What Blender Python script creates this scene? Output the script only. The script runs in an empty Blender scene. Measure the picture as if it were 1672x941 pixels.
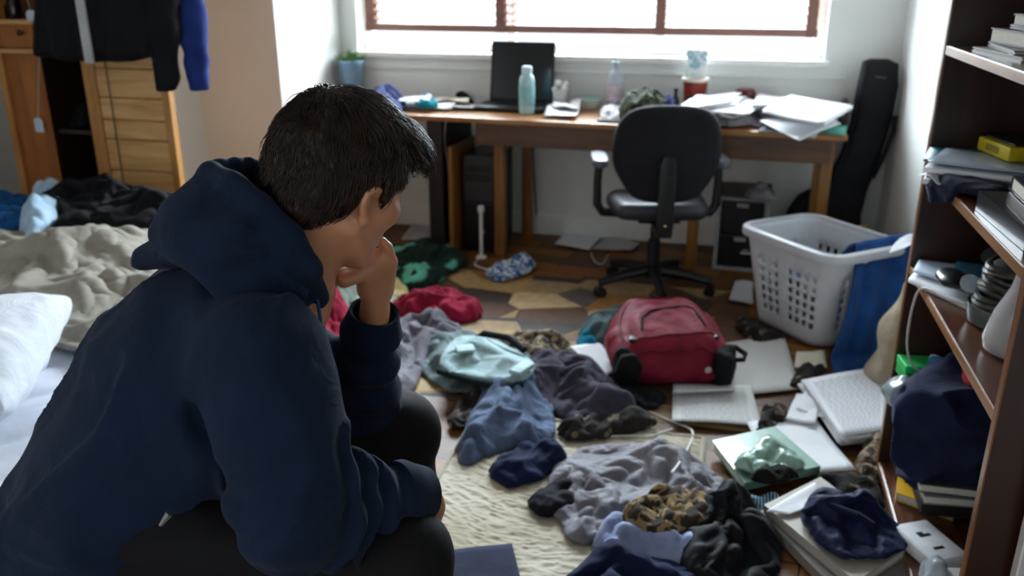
import bpy, bmesh, math, random
import numpy as np
from mathutils import Vector, Matrix, noise as mnoise
from mathutils.geometry import delaunay_2d_cdt
PI = math.pi
SC = bpy.context.scene
COL = SC.collection
rng = np.random.default_rng(7)
random.seed(7)

# ------------------------------------------------------------------ camera model (places things on real planes)
F = 1420.0; PITCH = math.radians(19.8); PSI = math.radians(14.0); CAMH = 1.5
_cp, _sp = math.cos(PITCH), math.sin(PITCH)
FW = np.array([-math.sin(PSI)*_cp, math.cos(PSI)*_cp, -_sp])
RT = np.array([math.cos(PSI), math.sin(PSI), 0.0])
UP = np.cross(RT, FW)
CAM = np.array([0.0, 0.0, CAMH])
def ray(x, y): return FW + RT*(x-836)/F + UP*(470.5-y)/F
def G(x, y, z=0.0):
    d = ray(x, y); return CAM + d*((z-CAMH)/d[2])
def atY(x, y, Y):
    d = ray(x, y); return CAM + d*(Y/d[1])
def atX(x, y, X):
    d = ray(x, y); return CAM + d*(X/d[0])
def onplane(x, y, p0, n):
    d = ray(x, y); return CAM + d*(np.dot(np.asarray(p0)-CAM, n)/np.dot(d, n))

# ------------------------------------------------------------------ scene tree helpers
def setp(o, label=None, cat=None, group=None, kind=None):
    if label: o['label'] = label
    if cat: o['category'] = cat
    if group: o['group'] = group
    if kind: o['kind'] = kind
    return o
def thing(name, label, cat, loc=(0, 0, 0), group=None, rz=0.0):
    o = bpy.data.objects.new(name, None); COL.objects.link(o)
    o.empty_display_size = .05
    o.location = Vector([float(c) for c in loc]); o.rotation_euler = (0, 0, rz)
    bpy.context.view_layer.update()
    return setp(o, label, cat, group)
def wloc(o):
    m = Matrix.LocRotScale(o.location, o.rotation_euler, o.scale)
    return wloc(o.parent) @ m if o.parent else m
def mesh_obj(name, V, Fc, mat, parent=None, smooth=True, local=False, loc=None):
    """One mesh object.  V in world space unless local (then in the parent's space)."""
    V = np.asarray(V, float)
    me = bpy.data.meshes.new(name)
    o = bpy.data.objects.new(name, me); COL.objects.link(o)
    if parent is not None:
        o.parent = parent
        if not local:
            M = np.array(wloc(parent).inverted()); V = V @ M[:3, :3].T + M[:3, 3]
    elif not local:
        if loc is None:
            loc = np.array([(V[:, 0].min()+V[:, 0].max())/2, (V[:, 1].min()+V[:, 1].max())/2, V[:, 2].min()])
        o.location = Vector([float(c) for c in loc]); V = V - np.asarray(loc)
    me.from_pydata(V.tolist(), [], [list(map(int, f)) for f in Fc])
    me.update()
    if smooth: me.polygons.foreach_set('use_smooth', [True]*len(me.polygons))
    if mat is not None:
        for m in (mat if isinstance(mat, (list, tuple)) else [mat]): me.materials.append(m)
    return o
def fast_mesh(name, V, Q, mat, parent=None):
    """quad mesh from numpy arrays (big meshes)"""
    V = np.asarray(V, float)
    me = bpy.data.meshes.new(name); o = bpy.data.objects.new(name, me); COL.objects.link(o)
    if parent is not None:
        o.parent = parent; M = np.array(wloc(parent).inverted()); V = V @ M[:3, :3].T + M[:3, 3]
    else:
        loc = np.array([(V[:, 0].min()+V[:, 0].max())/2, (V[:, 1].min()+V[:, 1].max())/2, V[:, 2].min()])
        o.location = Vector(loc.tolist()); V = V-loc
    Q = np.asarray(Q, np.int32); k = Q.shape[1]
    me.vertices.add(len(V)); me.vertices.foreach_set('co', V.astype(np.float32).ravel())
    me.loops.add(Q.size); me.loops.foreach_set('vertex_index', Q.ravel())
    me.polygons.add(len(Q)); me.polygons.foreach_set('loop_start', np.arange(0, Q.size, k, dtype=np.int32))
    me.polygons.foreach_set('loop_total', np.full(len(Q), k, np.int32))
    me.update(calc_edges=True); me.validate()
    me.polygons.foreach_set('use_smooth', [True]*len(me.polygons))
    me.materials.append(mat)
    return o

class MB:
    """collects shapes into ONE mesh"""
    def __init__(s): s.bm = bmesh.new()
    def box(s, lo, hi, bev=0.0, rot=None, piv=None, seg=2):
        lo = np.array(lo, float); hi = np.array(hi, float)
        r = bmesh.ops.create_cube(s.bm, size=1.0)
        vs = r['verts']; c = (lo+hi)/2; d = hi-lo
        for v in vs: v.co = Vector((v.co.x*d[0]+c[0], v.co.y*d[1]+c[1], v.co.z*d[2]+c[2]))
        if bev > 0:
            es = list({e for v in vs for e in v.link_edges})
            rb = bmesh.ops.bevel(s.bm, geom=es, offset=min(bev, .45*min(d)), segments=seg, profile=.6, affect='EDGES')
            vs = list({v for f in rb['faces'] for v in f.verts} | {v for v in vs if v.is_valid})
        if rot is not None:
            p = Vector(piv if piv is not None else c)
            for v in vs: v.co = rot @ (v.co-p) + p
        return s
    def lathe(s, prof, base=(0, 0, 0), n=24, axis=None, cap=True, sq=None):
        """prof [(r,z)]; axis Matrix 3x3"""
        A = axis if axis is not None else Matrix.Identity(3); b = Vector([float(c) for c in base])
        rings = []
        for (r, z) in prof:
            ring = []
            for k in range(n):
                t = 2*PI*k/n; x, y = r*math.cos(t), r*math.sin(t)
                if sq: x *= sq[0]; y *= sq[1]
                ring.append(s.bm.verts.new(A @ Vector((x, y, z)) + b))
            rings.append(ring)
        for i in range(len(rings)-1):
            for k in range(n):
                s.bm.faces.new((rings[i][k], rings[i][(k+1) % n], rings[i+1][(k+1) % n], rings[i+1][k]))
        if cap:
            s.bm.faces.new(list(reversed(rings[0]))); s.bm.faces.new(rings[-1])
        return s
    def tube(s, pts, r, n=10, cap=True):
        P = [Vector([float(c) for c in p]) for p in pts]
        R = r if isinstance(r, (list, tuple, np.ndarray)) else [r]*len(P)
        rings = []; prev = None
        for i, p in enumerate(P):
            t = (P[min(i+1, len(P)-1)]-P[max(i-1, 0)]).normalized()
            if prev is None:
                a = Vector((0, 0, 1)) if abs(t.z) < .9 else Vector((1, 0, 0)); u = t.cross(a).normalized()
            else:
                u = (prev-t*prev.dot(t)).normalized()
            prev = u; w = t.cross(u)
            rings.append([s.bm.verts.new(p+(u*math.cos(2*PI*k/n)+w*math.sin(2*PI*k/n))*R[i]) for k in range(n)])
        for i in range(len(rings)-1):
            for k in range(n):
                s.bm.faces.new((rings[i][k], rings[i][(k+1) % n], rings[i+1][(k+1) % n], rings[i+1][k]))
        if cap:
            s.bm.faces.new(list(reversed(rings[0]))); s.bm.faces.new(rings[-1])
        return s
    def prism(s, poly, lo, hi, axes=(0, 1, 2), bev=0.0):
        """poly [(u,v)] extruded along the third axis"""
        def mk(u, v, w):
            c = [0, 0, 0]; c[axes[0]] = float(u); c[axes[1]] = float(v); c[axes[2]] = float(w); return Vector(c)
        a = [s.bm.verts.new(mk(u, v, lo)) for u, v in poly]; b = [s.bm.verts.new(mk(u, v, hi)) for u, v in poly]
        n = len(poly); fs = [s.bm.faces.new(a), s.bm.faces.new(list(reversed(b)))]
        for k in range(n): fs.append(s.bm.faces.new((a[k], b[k], b[(k+1) % n], a[(k+1) % n])))
        bmesh.ops.recalc_face_normals(s.bm, faces=fs)
        if bev > 0:
            es = list({e for f in fs for e in f.edges})
            bmesh.ops.bevel(s.bm, geom=es, offset=bev, segments=2, profile=.6, affect='EDGES')
        return s
    def ico(s, c, r, sub=2, sc=(1, 1, 1), jit=0.0, seed=0):
        q = bmesh.ops.create_icosphere(s.bm, subdivisions=sub, radius=1.0); rr = random.Random(seed)
        for v in q['verts']:
            k = 1+jit*(mnoise.noise(v.co*2.3+Vector((seed*3.1, 0, 0))))
            v.co = Vector((v.co.x*r*sc[0]*k+c[0], v.co.y*r*sc[1]*k+c[1], v.co.z*r*sc[2]*k+c[2]))
        return s
    def grid(s, fn, nu, nv):
        g = [[s.bm.verts.new(Vector([float(c) for c in fn(i/nu, j/nv)])) for j in range(nv+1)] for i in range(nu+1)]
        for i in range(nu):
            for j in range(nv): s.bm.faces.new((g[i][j], g[i+1][j], g[i+1][j+1], g[i][j+1]))
        return s
    def build(s, name, mat, parent=None, M=None, smooth=False, angle=35, local=True, solid=0.0, sub=0):
        """M moves the mesh; local coordinates of the parent by default"""
        bm = s.bm
        bmesh.ops.recalc_face_normals(bm, faces=bm.faces[:]) if solid == 0 else None
        if M is not None: bmesh.ops.transform(bm, matrix=M, verts=bm.verts[:])
        if parent is not None and not local:
            bmesh.ops.transform(bm, matrix=wloc(parent).inverted(), verts=bm.verts[:])
        me = bpy.data.meshes.new(name); o = bpy.data.objects.new(name, me); COL.objects.link(o)
        if parent is not None: o.parent = parent
        elif len(bm.verts):
            xs = [v.co.x for v in bm.verts]; ys = [v.co.y for v in bm.verts]; zs = [v.co.z for v in bm.verts]
            c = Vector(((min(xs)+max(xs))/2, (min(ys)+max(ys))/2, min(zs)))
            bmesh.ops.translate(bm, verts=bm.verts[:], vec=-c); o.location = c
        if smooth:
            for f in bm.faces: f.smooth = True
            for e in bm.edges:
                if len(e.link_faces) == 2 and e.calc_face_angle(0) > math.radians(angle): e.smooth = False
        bm.to_mesh(me); bm.free()
        for m in (mat if isinstance(mat, (list, tuple)) else [mat]): me.materials.append(m)
        if solid:
            md = o.modifiers.new('solid', 'SOLIDIFY'); md.thickness = solid; md.offset = 0
        if sub:
            md = o.modifiers.new('sub', 'SUBSURF'); md.levels = sub; md.render_levels = sub
        return o
def Rz(a): return Matrix.Rotation(a, 3, 'Z')
def Rx(a): return Matrix.Rotation(a, 3, 'X')
def Ry(a): return Matrix.Rotation(a, 3, 'Y')
def T4(loc, R=None):
    M = Matrix.Translation(Vector([float(c) for c in loc])); return M @ R.to_4x4() if R is not None else M
def copy_tree(o, parent=None, loc=None, rz=None):
    c = o.copy(); COL.objects.link(c)
    if parent is not None: c.parent = parent
    if loc is not None: c.location = Vector([float(q) for q in loc])
    if rz is not None: c.rotation_euler = (c.rotation_euler[0], c.rotation_euler[1], rz)
    for ch in [k for k in bpy.data.objects if k.parent == o]: copy_tree(ch, c)
    return c

# ------------------------------------------------------------------ materials
def srgb(h):
    if isinstance(h, str):
        h = h.lstrip('#'); c = [int(h[i:i+2], 16)/255 for i in (0, 2, 4)]
    else: c = list(h)
    return [x/12.92 if x <= .04045 else ((x+.055)/1.055)**2.4 for x in c]+[1.0]
def nodes(name):
    m = bpy.data.materials.new(name); m.use_nodes = True
    nt = m.node_tree; b = nt.nodes['Principled BSDF']; return m, nt, b
def N(nt, typ, ins=None, **kw):
    n = nt.nodes.new(typ)
    for k, v in kw.items(): setattr(n, k, v)
    for k, v in (ins or {}).items(): n.inputs[k].default_value = v
    return n
def ramp(nt, stops, interp='LINEAR'):
    r = nt.nodes.new('ShaderNodeValToRGB'); cr = r.color_ramp; cr.interpolation = interp
    while len(cr.elements) < len(stops): cr.elements.new(.5)
    for e, (p, c) in zip(cr.elements, stops): e.position = p; e.color = c if len(c) == 4 else list(c)+[1]
    return r
def scale_c(c, k): return [min(1, c[0]*k), min(1, c[1]*k), min(1, c[2]*k), 1]
_mc = {}
def plain(name, col, rough=.5, metal=0.0, var=.08, nscale=30, bump=0.0, spec=.5, coat=0.0, trans=0.0, ior=1.45):
    key = ('plain', name)
    if key in _mc: return _mc[key]
    m, nt, b = nodes(name); c = srgb(col); L = nt.links
    tc = N(nt, 'ShaderNodeTexCoord'); nz = N(nt, 'ShaderNodeTexNoise', {'Scale': nscale, 'Detail': 4.0})
    L.new(tc.outputs['Object'], nz.inputs['Vector'])
    r = ramp(nt, [(.3, scale_c(c, 1-var)), (.7, scale_c(c, 1+var))]); L.new(nz.outputs['Fac'], r.inputs['Fac'])
    L.new(r.outputs['Color'], b.inputs['Base Color'])
    b.inputs['Roughness'].default_value = rough; b.inputs['Metallic'].default_value = metal
    b.inputs['Specular IOR Level'].default_value = spec; b.inputs['Coat Weight'].default_value = coat
    b.inputs['Transmission Weight'].default_value = trans; b.inputs['IOR'].default_value = ior
    if bump:
        bp = N(nt, 'ShaderNodeBump', {'Strength': bump, 'Distance': .002}); L.new(nz.outputs['Fac'], bp.inputs['Height']); L.new(bp.outputs['Normal'], b.inputs['Normal'])
    _mc[key] = m; return m
def fabric(name, col, col2=None, rough=.9, var=.18, weave=900, fuzz=.15, pattern=None, pcol=None, pscale=20, wr=.35, wscale=26):
    """woven cloth: mottled dye, thread bump, fine wrinkles, optional printed pattern"""
    key = ('fab', name)
    if key in _mc: return _mc[key]
    m, nt, b = nodes(name); c = srgb(col); L = nt.links
    tc = N(nt, 'ShaderNodeTexCoord')
    n1 = N(nt, 'ShaderNodeTexNoise', {'Scale': 9.0, 'Detail': 5.0, 'Roughness': .6}); L.new(tc.outputs['Object'], n1.inputs['Vector'])
    r = ramp(nt, [(.3, scale_c(c, 1-var)), (.7, scale_c(srgb(col2), 1) if col2 else scale_c(c, 1+var))])
    L.new(n1.outputs['Fac'], r.inputs['Fac']); out = r.outputs['Color']
    if pattern:
        if pattern == 'camo':
            t = N(nt, 'ShaderNodeTexNoise', {'Scale': pscale, 'Detail': 2.0, 'Distortion': .6}); L.new(tc.outputs['Object'], t.inputs['Vector']); fac = t.outputs['Fac']; st = [(.42, .0), (.46, 1.), (.55, 1.), (.58, 0.)]
        elif pattern == 'spots':
            t = N(nt, 'ShaderNodeTexVoronoi', {'Scale': pscale}); L.new(tc.outputs['Object'], t.inputs['Vector']); fac = t.outputs['Distance']; st = [(.25, 1.), (.33, 0.)]
        elif pattern == 'rings':
            t = N(nt, 'ShaderNodeTexVoronoi', {'Scale': pscale}); L.new(tc.outputs['Object'], t.inputs['Vector']); fac = t.outputs['Distance']; st = [(.1, 0.), (.16, 1.), (.34, 1.), (.42, 0.)]
        elif pattern == 'stripe':
            t = N(nt, 'ShaderNodeTexWave', {'Scale': pscale, 'Distortion': .3}); L.new(tc.outputs['Object'], t.inputs['Vector']); fac = t.outputs['Fac']; st = [(.45, 0.), (.55, 1.)]
        rr = ramp(nt, [(p, (v, v, v, 1)) for p, v in st]); L.new(fac, rr.inputs['Fac'])
        mx = N(nt, 'ShaderNodeMix', data_type='RGBA'); mx.inputs[7].default_value = srgb(pcol)
        L.new(rr.outputs['Color'], mx.inputs[0]); L.new(out, mx.inputs[6]); out = mx.outputs[2]
    L.new(out, b.inputs['Base Color'])
    b.inputs['Roughness'].default_value = rough; b.inputs['Specular IOR Level'].default_value = .2
    b.inputs['Sheen Weight'].default_value = fuzz; b.inputs['Sheen Roughness'].default_value = .5; b.inputs['Sheen Tint'].default_value = [min(1, .15+2.2*q) for q in c[:3]]+[1]
    n2 = N(nt, 'ShaderNodeTexNoise', {'Scale': float(weave), 'Detail': 1.0}); L.new(tc.outputs['Object'], n2.inputs['Vector'])
    n3 = N(nt, 'ShaderNodeTexNoise', {'Scale': float(wscale), 'Detail': 4.0, 'Distortion': 1.2}); L.new(tc.outputs['Object'], n3.inputs['Vector'])
    b1 = N(nt, 'ShaderNodeBump', {'Strength': wr, 'Distance': .012}); L.new(n3.outputs['Fac'], b1.inputs['Height'])
    b2 = N(nt, 'ShaderNodeBump', {'Strength': .15, 'Distance': .001}); L.new(n2.outputs['Fac'], b2.inputs['Height']); L.new(b1.outputs['Normal'], b2.inputs['Normal'])
    L.new(b2.outputs['Normal'], b.inputs['Normal'])
    _mc[key] = m; return m
def wood(name, dark, light, rough=.35, scale=6.0, axis='X', coat=.15, stretch=9.0):
    key = ('wood', name)
    if key in _mc: return _mc[key]
    m, nt, b = nodes(name); L = nt.links
    tc = N(nt, 'ShaderNodeTexCoord'); mp = N(nt, 'ShaderNodeMapping')
    sc = {'X': (1, stretch, stretch), 'Y': (stretch, 1, stretch), 'Z': (stretch, stretch, 1)}[axis]; mp.inputs['Scale'].default_value = sc
    L.new(tc.outputs['Object'], mp.inputs['Vector'])
    n1 = N(nt, 'ShaderNodeTexNoise', {'Scale': scale*.5, 'Detail': 8.0, 'Roughness': .62, 'Distortion': .6}); L.new(mp.outputs['Vector'], n1.inputs['Vector'])
    r = ramp(nt, [(.28, srgb(dark)), (.72, srgb(light))]); L.new(n1.outputs['Fac'], r.inputs['Fac']); L.new(r.outputs['Color'], b.inputs['Base Color'])
    b.inputs['Roughness'].default_value = rough; b.inputs['Coat Weight'].default_value = coat; b.inputs['Coat Roughness'].default_value = .25
    bp = N(nt, 'ShaderNodeBump', {'Strength': .12, 'Distance': .002}); L.new(n1.outputs['Fac'], bp.inputs['Height']); L.new(bp.outputs['Normal'], b.inputs['Normal'])
    _mc[key] = m; return m
def paper_mat(name, col='#e9eaee', lines=False, ink='#8d8f98', ls=110.0, ws=90.0, margin=.0):
    key = ('paper', name)
    if key in _mc: return _mc[key]
    m, nt, b = nodes(name); L = nt.links; c = srgb(col)
    tc = N(nt, 'ShaderNodeTexCoord')
    n1 = N(nt, 'ShaderNodeTexNoise', {'Scale': 14.0, 'Detail': 3.0}); L.new(tc.outputs['Object'], n1.inputs['Vector'])
    r = ramp(nt, [(.3, scale_c(c, .94)), (.7, c)]); L.new(n1.outputs['Fac'], r.inputs['Fac']); out = r.outputs['Color']
    if lines:                       # rows of small illegible print in the sheet's own UV frame
        w = N(nt, 'ShaderNodeTexBrick', {'Scale': 1.0, 'Mortar Size': .010, 'Brick Width': .10, 'Row Height': .036, 'Mortar Smooth': .0, 'Bias': .2}); w.offset = .37; w.squash = .8; w.squash_frequency = 3
        w.inputs['Color1'].default_value = (1, 1, 1, 1); w.inputs['Color2'].default_value = (.5, .5, .5, 1); w.inputs['Mortar'].default_value = (0, 0, 0, 1)
        L.new(tc.outputs['UV'], w.inputs['Vector'])
        n2 = N(nt, 'ShaderNodeTexNoise', {'Scale': 260.0, 'Detail': 1.0}); L.new(tc.outputs['UV'], n2.inputs['Vector'])
        mm = N(nt, 'ShaderNodeMath', operation='MULTIPLY'); L.new(w.outputs['Fac'], mm.inputs[0]); L.new(n2.outputs['Fac'], mm.inputs[1])
        # wide mortar reads as the print rows
        w.inputs['Mortar Size'].default_value = .009
        sp = N(nt, 'ShaderNodeSeparateXYZ'); L.new(tc.outputs['UV'], sp.inputs[0])
        a1 = N(nt, 'ShaderNodeMath', operation='GREATER_THAN'); a1.inputs[1].default_value = .1; L.new(sp.outputs[0], a1.inputs[0])
        a2 = N(nt, 'ShaderNodeMath', operation='LESS_THAN'); a2.inputs[1].default_value = .9; L.new(sp.outputs[0], a2.inputs[0])
        a3 = N(nt, 'ShaderNodeMath', operation='LESS_THAN'); a3.inputs[1].default_value = .93; L.new(sp.outputs[1], a3.inputs[0])
        p1 = N(nt, 'ShaderNodeMath', operation='MULTIPLY'); L.new(a1.outputs[0], p1.inputs[0]); L.new(a2.outputs[0], p1.inputs[1])
        p2 = N(nt, 'ShaderNodeMath', operation='MULTIPLY'); L.new(p1.outputs[0], p2.inputs[0]); L.new(a3.outputs[0], p2.inputs[1])
        p3 = N(nt, 'ShaderNodeMath', operation='MULTIPLY'); L.new(p2.outputs[0], p3.inputs[0]); L.new(mm.outputs[0], p3.inputs[1])
        mx = N(nt, 'ShaderNodeMix', data_type='RGBA'); mx.inputs[7].default_value = srgb(ink)
        L.new(p3.outputs[0], mx.inputs[0]); L.new(out, mx.inputs[6]); out = mx.outputs[2]
    L.new(out, b.inputs['Base Color']); b.inputs['Roughness'].default_value = .75; b.inputs['Specular IOR Level'].default_value = .25
    _mc[key] = m; return m
def clear(name, tint='#ffffff', rough=.05, alpha=.25):
    """thin clear plastic or glass: part see-through, part glossy"""
    key = ('clear', name)
    if key in _mc: return _mc[key]
    m, nt, b = nodes(name); L = nt.links
    tr = N(nt, 'ShaderNodeBsdfTransparent'); tr.inputs[0].default_value = srgb(tint)
    b.inputs['Base Color'].default_value = srgb(tint); b.inputs['Roughness'].default_value = rough
    mx = N(nt, 'ShaderNodeMixShader'); mx.inputs[0].default_value = alpha
    L.new(tr.outputs[0], mx.inputs[1]); L.new(b.outputs[0], mx.inputs[2]); L.new(mx.outputs[0], nt.nodes['Material Output'].inputs[0])
    _mc[key] = m; return m

# ------------------------------------------------------------------ numpy noise, distance fields, surface nets
class VN:
    def __init__(s, seed): s.t = np.random.default_rng(seed).random((32, 32, 32)).astype(np.float32)*2-1
    def __call__(s, P):
        P = np.asarray(P, np.float32); i = np.floor(P).astype(np.int32); f = P-i; f = f*f*(3-2*f); i &= 31; j = (i+1) & 31
        x0, y0, z0 = i[..., 0], i[..., 1], i[..., 2]; x1, y1, z1 = j[..., 0], j[..., 1], j[..., 2]; u, v, w = f[..., 0], f[..., 1], f[..., 2]; t = s.t
        a = t[x0, y0, z0]*(1-u)+t[x1, y0, z0]*u; b = t[x0, y1, z0]*(1-u)+t[x1, y1, z0]*u
        c = t[x0, y0, z1]*(1-u)+t[x1, y0, z1]*u; d = t[x0, y1, z1]*(1-u)+t[x1, y1, z1]*u
        return (a*(1-v)+b*v)*(1-w)+(c*(1-v)+d*v)*w
def smin(a, b, k):
    h = np.clip(.5+.5*(b-a)/k, 0, 1); return b+(a-b)*h-k*h*(1-h)
def smax(a, b, k): return -smin(-a, -b, k)
def cone(P, a, b, ra, rb):
    """tapered capsule"""
    a = np.asarray(a, np.float32); b = np.asarray(b, np.float32); ba = b-a
    t = np.clip(((P-a)@ba)/(ba@ba), 0, 1); return np.linalg.norm(P-a-t[:, None]*ba, axis=1)-(ra+(rb-ra)*t)
def ell(P, c, r, R=None):
    q = P-np.asarray(c, np.float32)
    if R is not None: q = q@np.asarray(R, np.float32)       # columns = local axes
    r = np.asarray(r, np.float32); k0 = np.linalg.norm(q/r, axis=1); k1 = np.linalg.norm(q/(r*r), axis=1)+1e-9
    return k0*(k0-1)/k1
def poly2(p, V):
    """signed distance to polygon; p (n,2)"""
    V = np.asarray(V, np.float32); d = np.full(len(p), 1e9, np.float32); s = np.ones(len(p), np.float32); n = len(V)
    for i in range(n):
        a = V[i]; b = V[i-1]; e = b-a; w = p-a
        q = w-e*np.clip((w@e)/(e@e), 0, 1)[:, None]; d = np.minimum(d, (q*q).sum(1))
        c1 = p[:, 1] >= a[1]; c2 = p[:, 1] < b[1]; c3 = e[0]*w[:, 1] > e[1]*w[:, 0]
        s = np.where((c1 & c2 & c3) | (~c1 & ~c2 & ~c3), -s, s)
    return s*np.sqrt(d)
def inflate(uv, w, V, R, W):
    """a rounded solid whose outline in uv is polygon V, half thickness W, rim radius R"""
    d = poly2(uv, V); e = np.maximum(d+R, 0)/R; k = np.sqrt(e*e+(w/W)**2)-1
    return k*min(R, np.min(W) if np.ndim(W) else W)*.9
def nets(f, lo, hi, h, slack=1.6):
    lo = np.asarray(lo, float); hi = np.asarray(hi, float); B = 8
    nb = np.ceil((hi-lo)/(h*B)).astype(int)+1; n = nb*B
    ax = [lo[i]+h*B*(np.arange(nb[i])+.5-.5/B) for i in range(3)]
    Cc = np.stack(np.meshgrid(*ax, indexing='ij'), -1).reshape(-1, 3).astype(np.float32)
    vc = np.concatenate([f(Cc[i:i+300000]) for i in range(0, len(Cc), 300000)])
    act = np.abs(vc) < h*B*.87*slack
    V = np.repeat(np.repeat(np.repeat(vc.reshape(nb), B, 0), B, 1), B, 2).astype(np.float32)
    V6 = V.reshape(nb[0], B, nb[1], B, nb[2], B)
    ids = np.argwhere(act.reshape(nb)); o = np.stack(np.meshgrid(*[np.arange(B)]*3, indexing='ij'), -1).reshape(-1, 3)
    CH = 600
    for c in range(0, len(ids), CH):
        b = ids[c:c+CH]; P = (lo+h*(b[:, None, :]*B+o[None])).reshape(-1, 3).astype(np.float32)
        val = f(P).reshape(len(b), B, B, B)
        V6[b[:, 0], :, b[:, 1], :, b[:, 2], :] = val
    S = V < 0
    c8 = np.zeros(np.array(S.shape)-1, np.int8)
    sl = lambda d, m: tuple(slice(d[i], m[i]-1+d[i]) for i in range(3))
    offs = [(i, j, k) for i in (0, 1) for j in (0, 1) for k in (0, 1)]
    for d in offs: c8 += S[sl(d, S.shape)]
    A = (c8 > 0) & (c8 < 8); cell = np.argwhere(A); idx = np.full(A.shape, -1, np.int64); idx[A] = np.arange(len(cell))
    pos = np.zeros((len(cell), 3)); cnt = np.zeros(len(cell))
    for d in offs:
        for axn in range(3):
            if d[axn]: continue
            e = list(d); e[axn] = 1
            va = V[cell[:, 0]+d[0], cell[:, 1]+d[1], cell[:, 2]+d[2]]; vb = V[cell[:, 0]+e[0], cell[:, 1]+e[1], cell[:, 2]+e[2]]
            m = (va < 0) != (vb < 0); t = va[m]/(va[m]-vb[m]); q = np.tile(np.array(d, float), (m.sum(), 1)); q[:, axn] += t
            pos[m] += q; cnt[m] += 1
    X = lo+h*(cell+pos/cnt[:, None])
    quads = []
    for axn in range(3):
        a, b = [(1, 2), (2, 0), (0, 1)][axn]
        s0 = [slice(1, -1)]*3; s0[axn] = slice(0, -1); s1 = list(s0); s1[axn] = slice(1, None)
        x0 = S[tuple(s0)]; x1 = S[tuple(s1)]; ch = np.argwhere(x0 != x1)
        if not len(ch): continue
        fl = x0[ch[:, 0], ch[:, 1], ch[:, 2]]; off = np.ones(3, int); off[axn] = 0; g = ch+off
        def cid(da, db):
            q = g.copy(); q[:, a] += da; q[:, b] += db; return idx[q[:, 0], q[:, 1], q[:, 2]]
        Q = np.stack([cid(-1, -1), cid(0, -1), cid(0, 0), cid(-1, 0)], 1)
        Q[~fl] = Q[~fl][:, ::-1]; quads.append(Q)
    Q = np.concatenate(quads); Q = Q[(Q >= 0).all(1)]
    return X, Q
def relax(X, Q, it=2, lam=.5):
    """light smoothing of a quad mesh"""
    n = len(X); e = np.concatenate([Q[:, [0, 1]], Q[:, [1, 2]], Q[:, [2, 3]], Q[:, [3, 0]]])
    for _ in range(it):
        s = np.zeros_like(X); c = np.bincount(e[:, 0], minlength=n)+np.bincount(e[:, 1], minlength=n)
        for k in range(3): s[:, k] = np.bincount(e[:, 0], X[e[:, 1], k], n)+np.bincount(e[:, 1], X[e[:, 0], k], n)
        X = X+lam*(s/np.maximum(c, 1)[:, None]-X)
    return X

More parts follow.
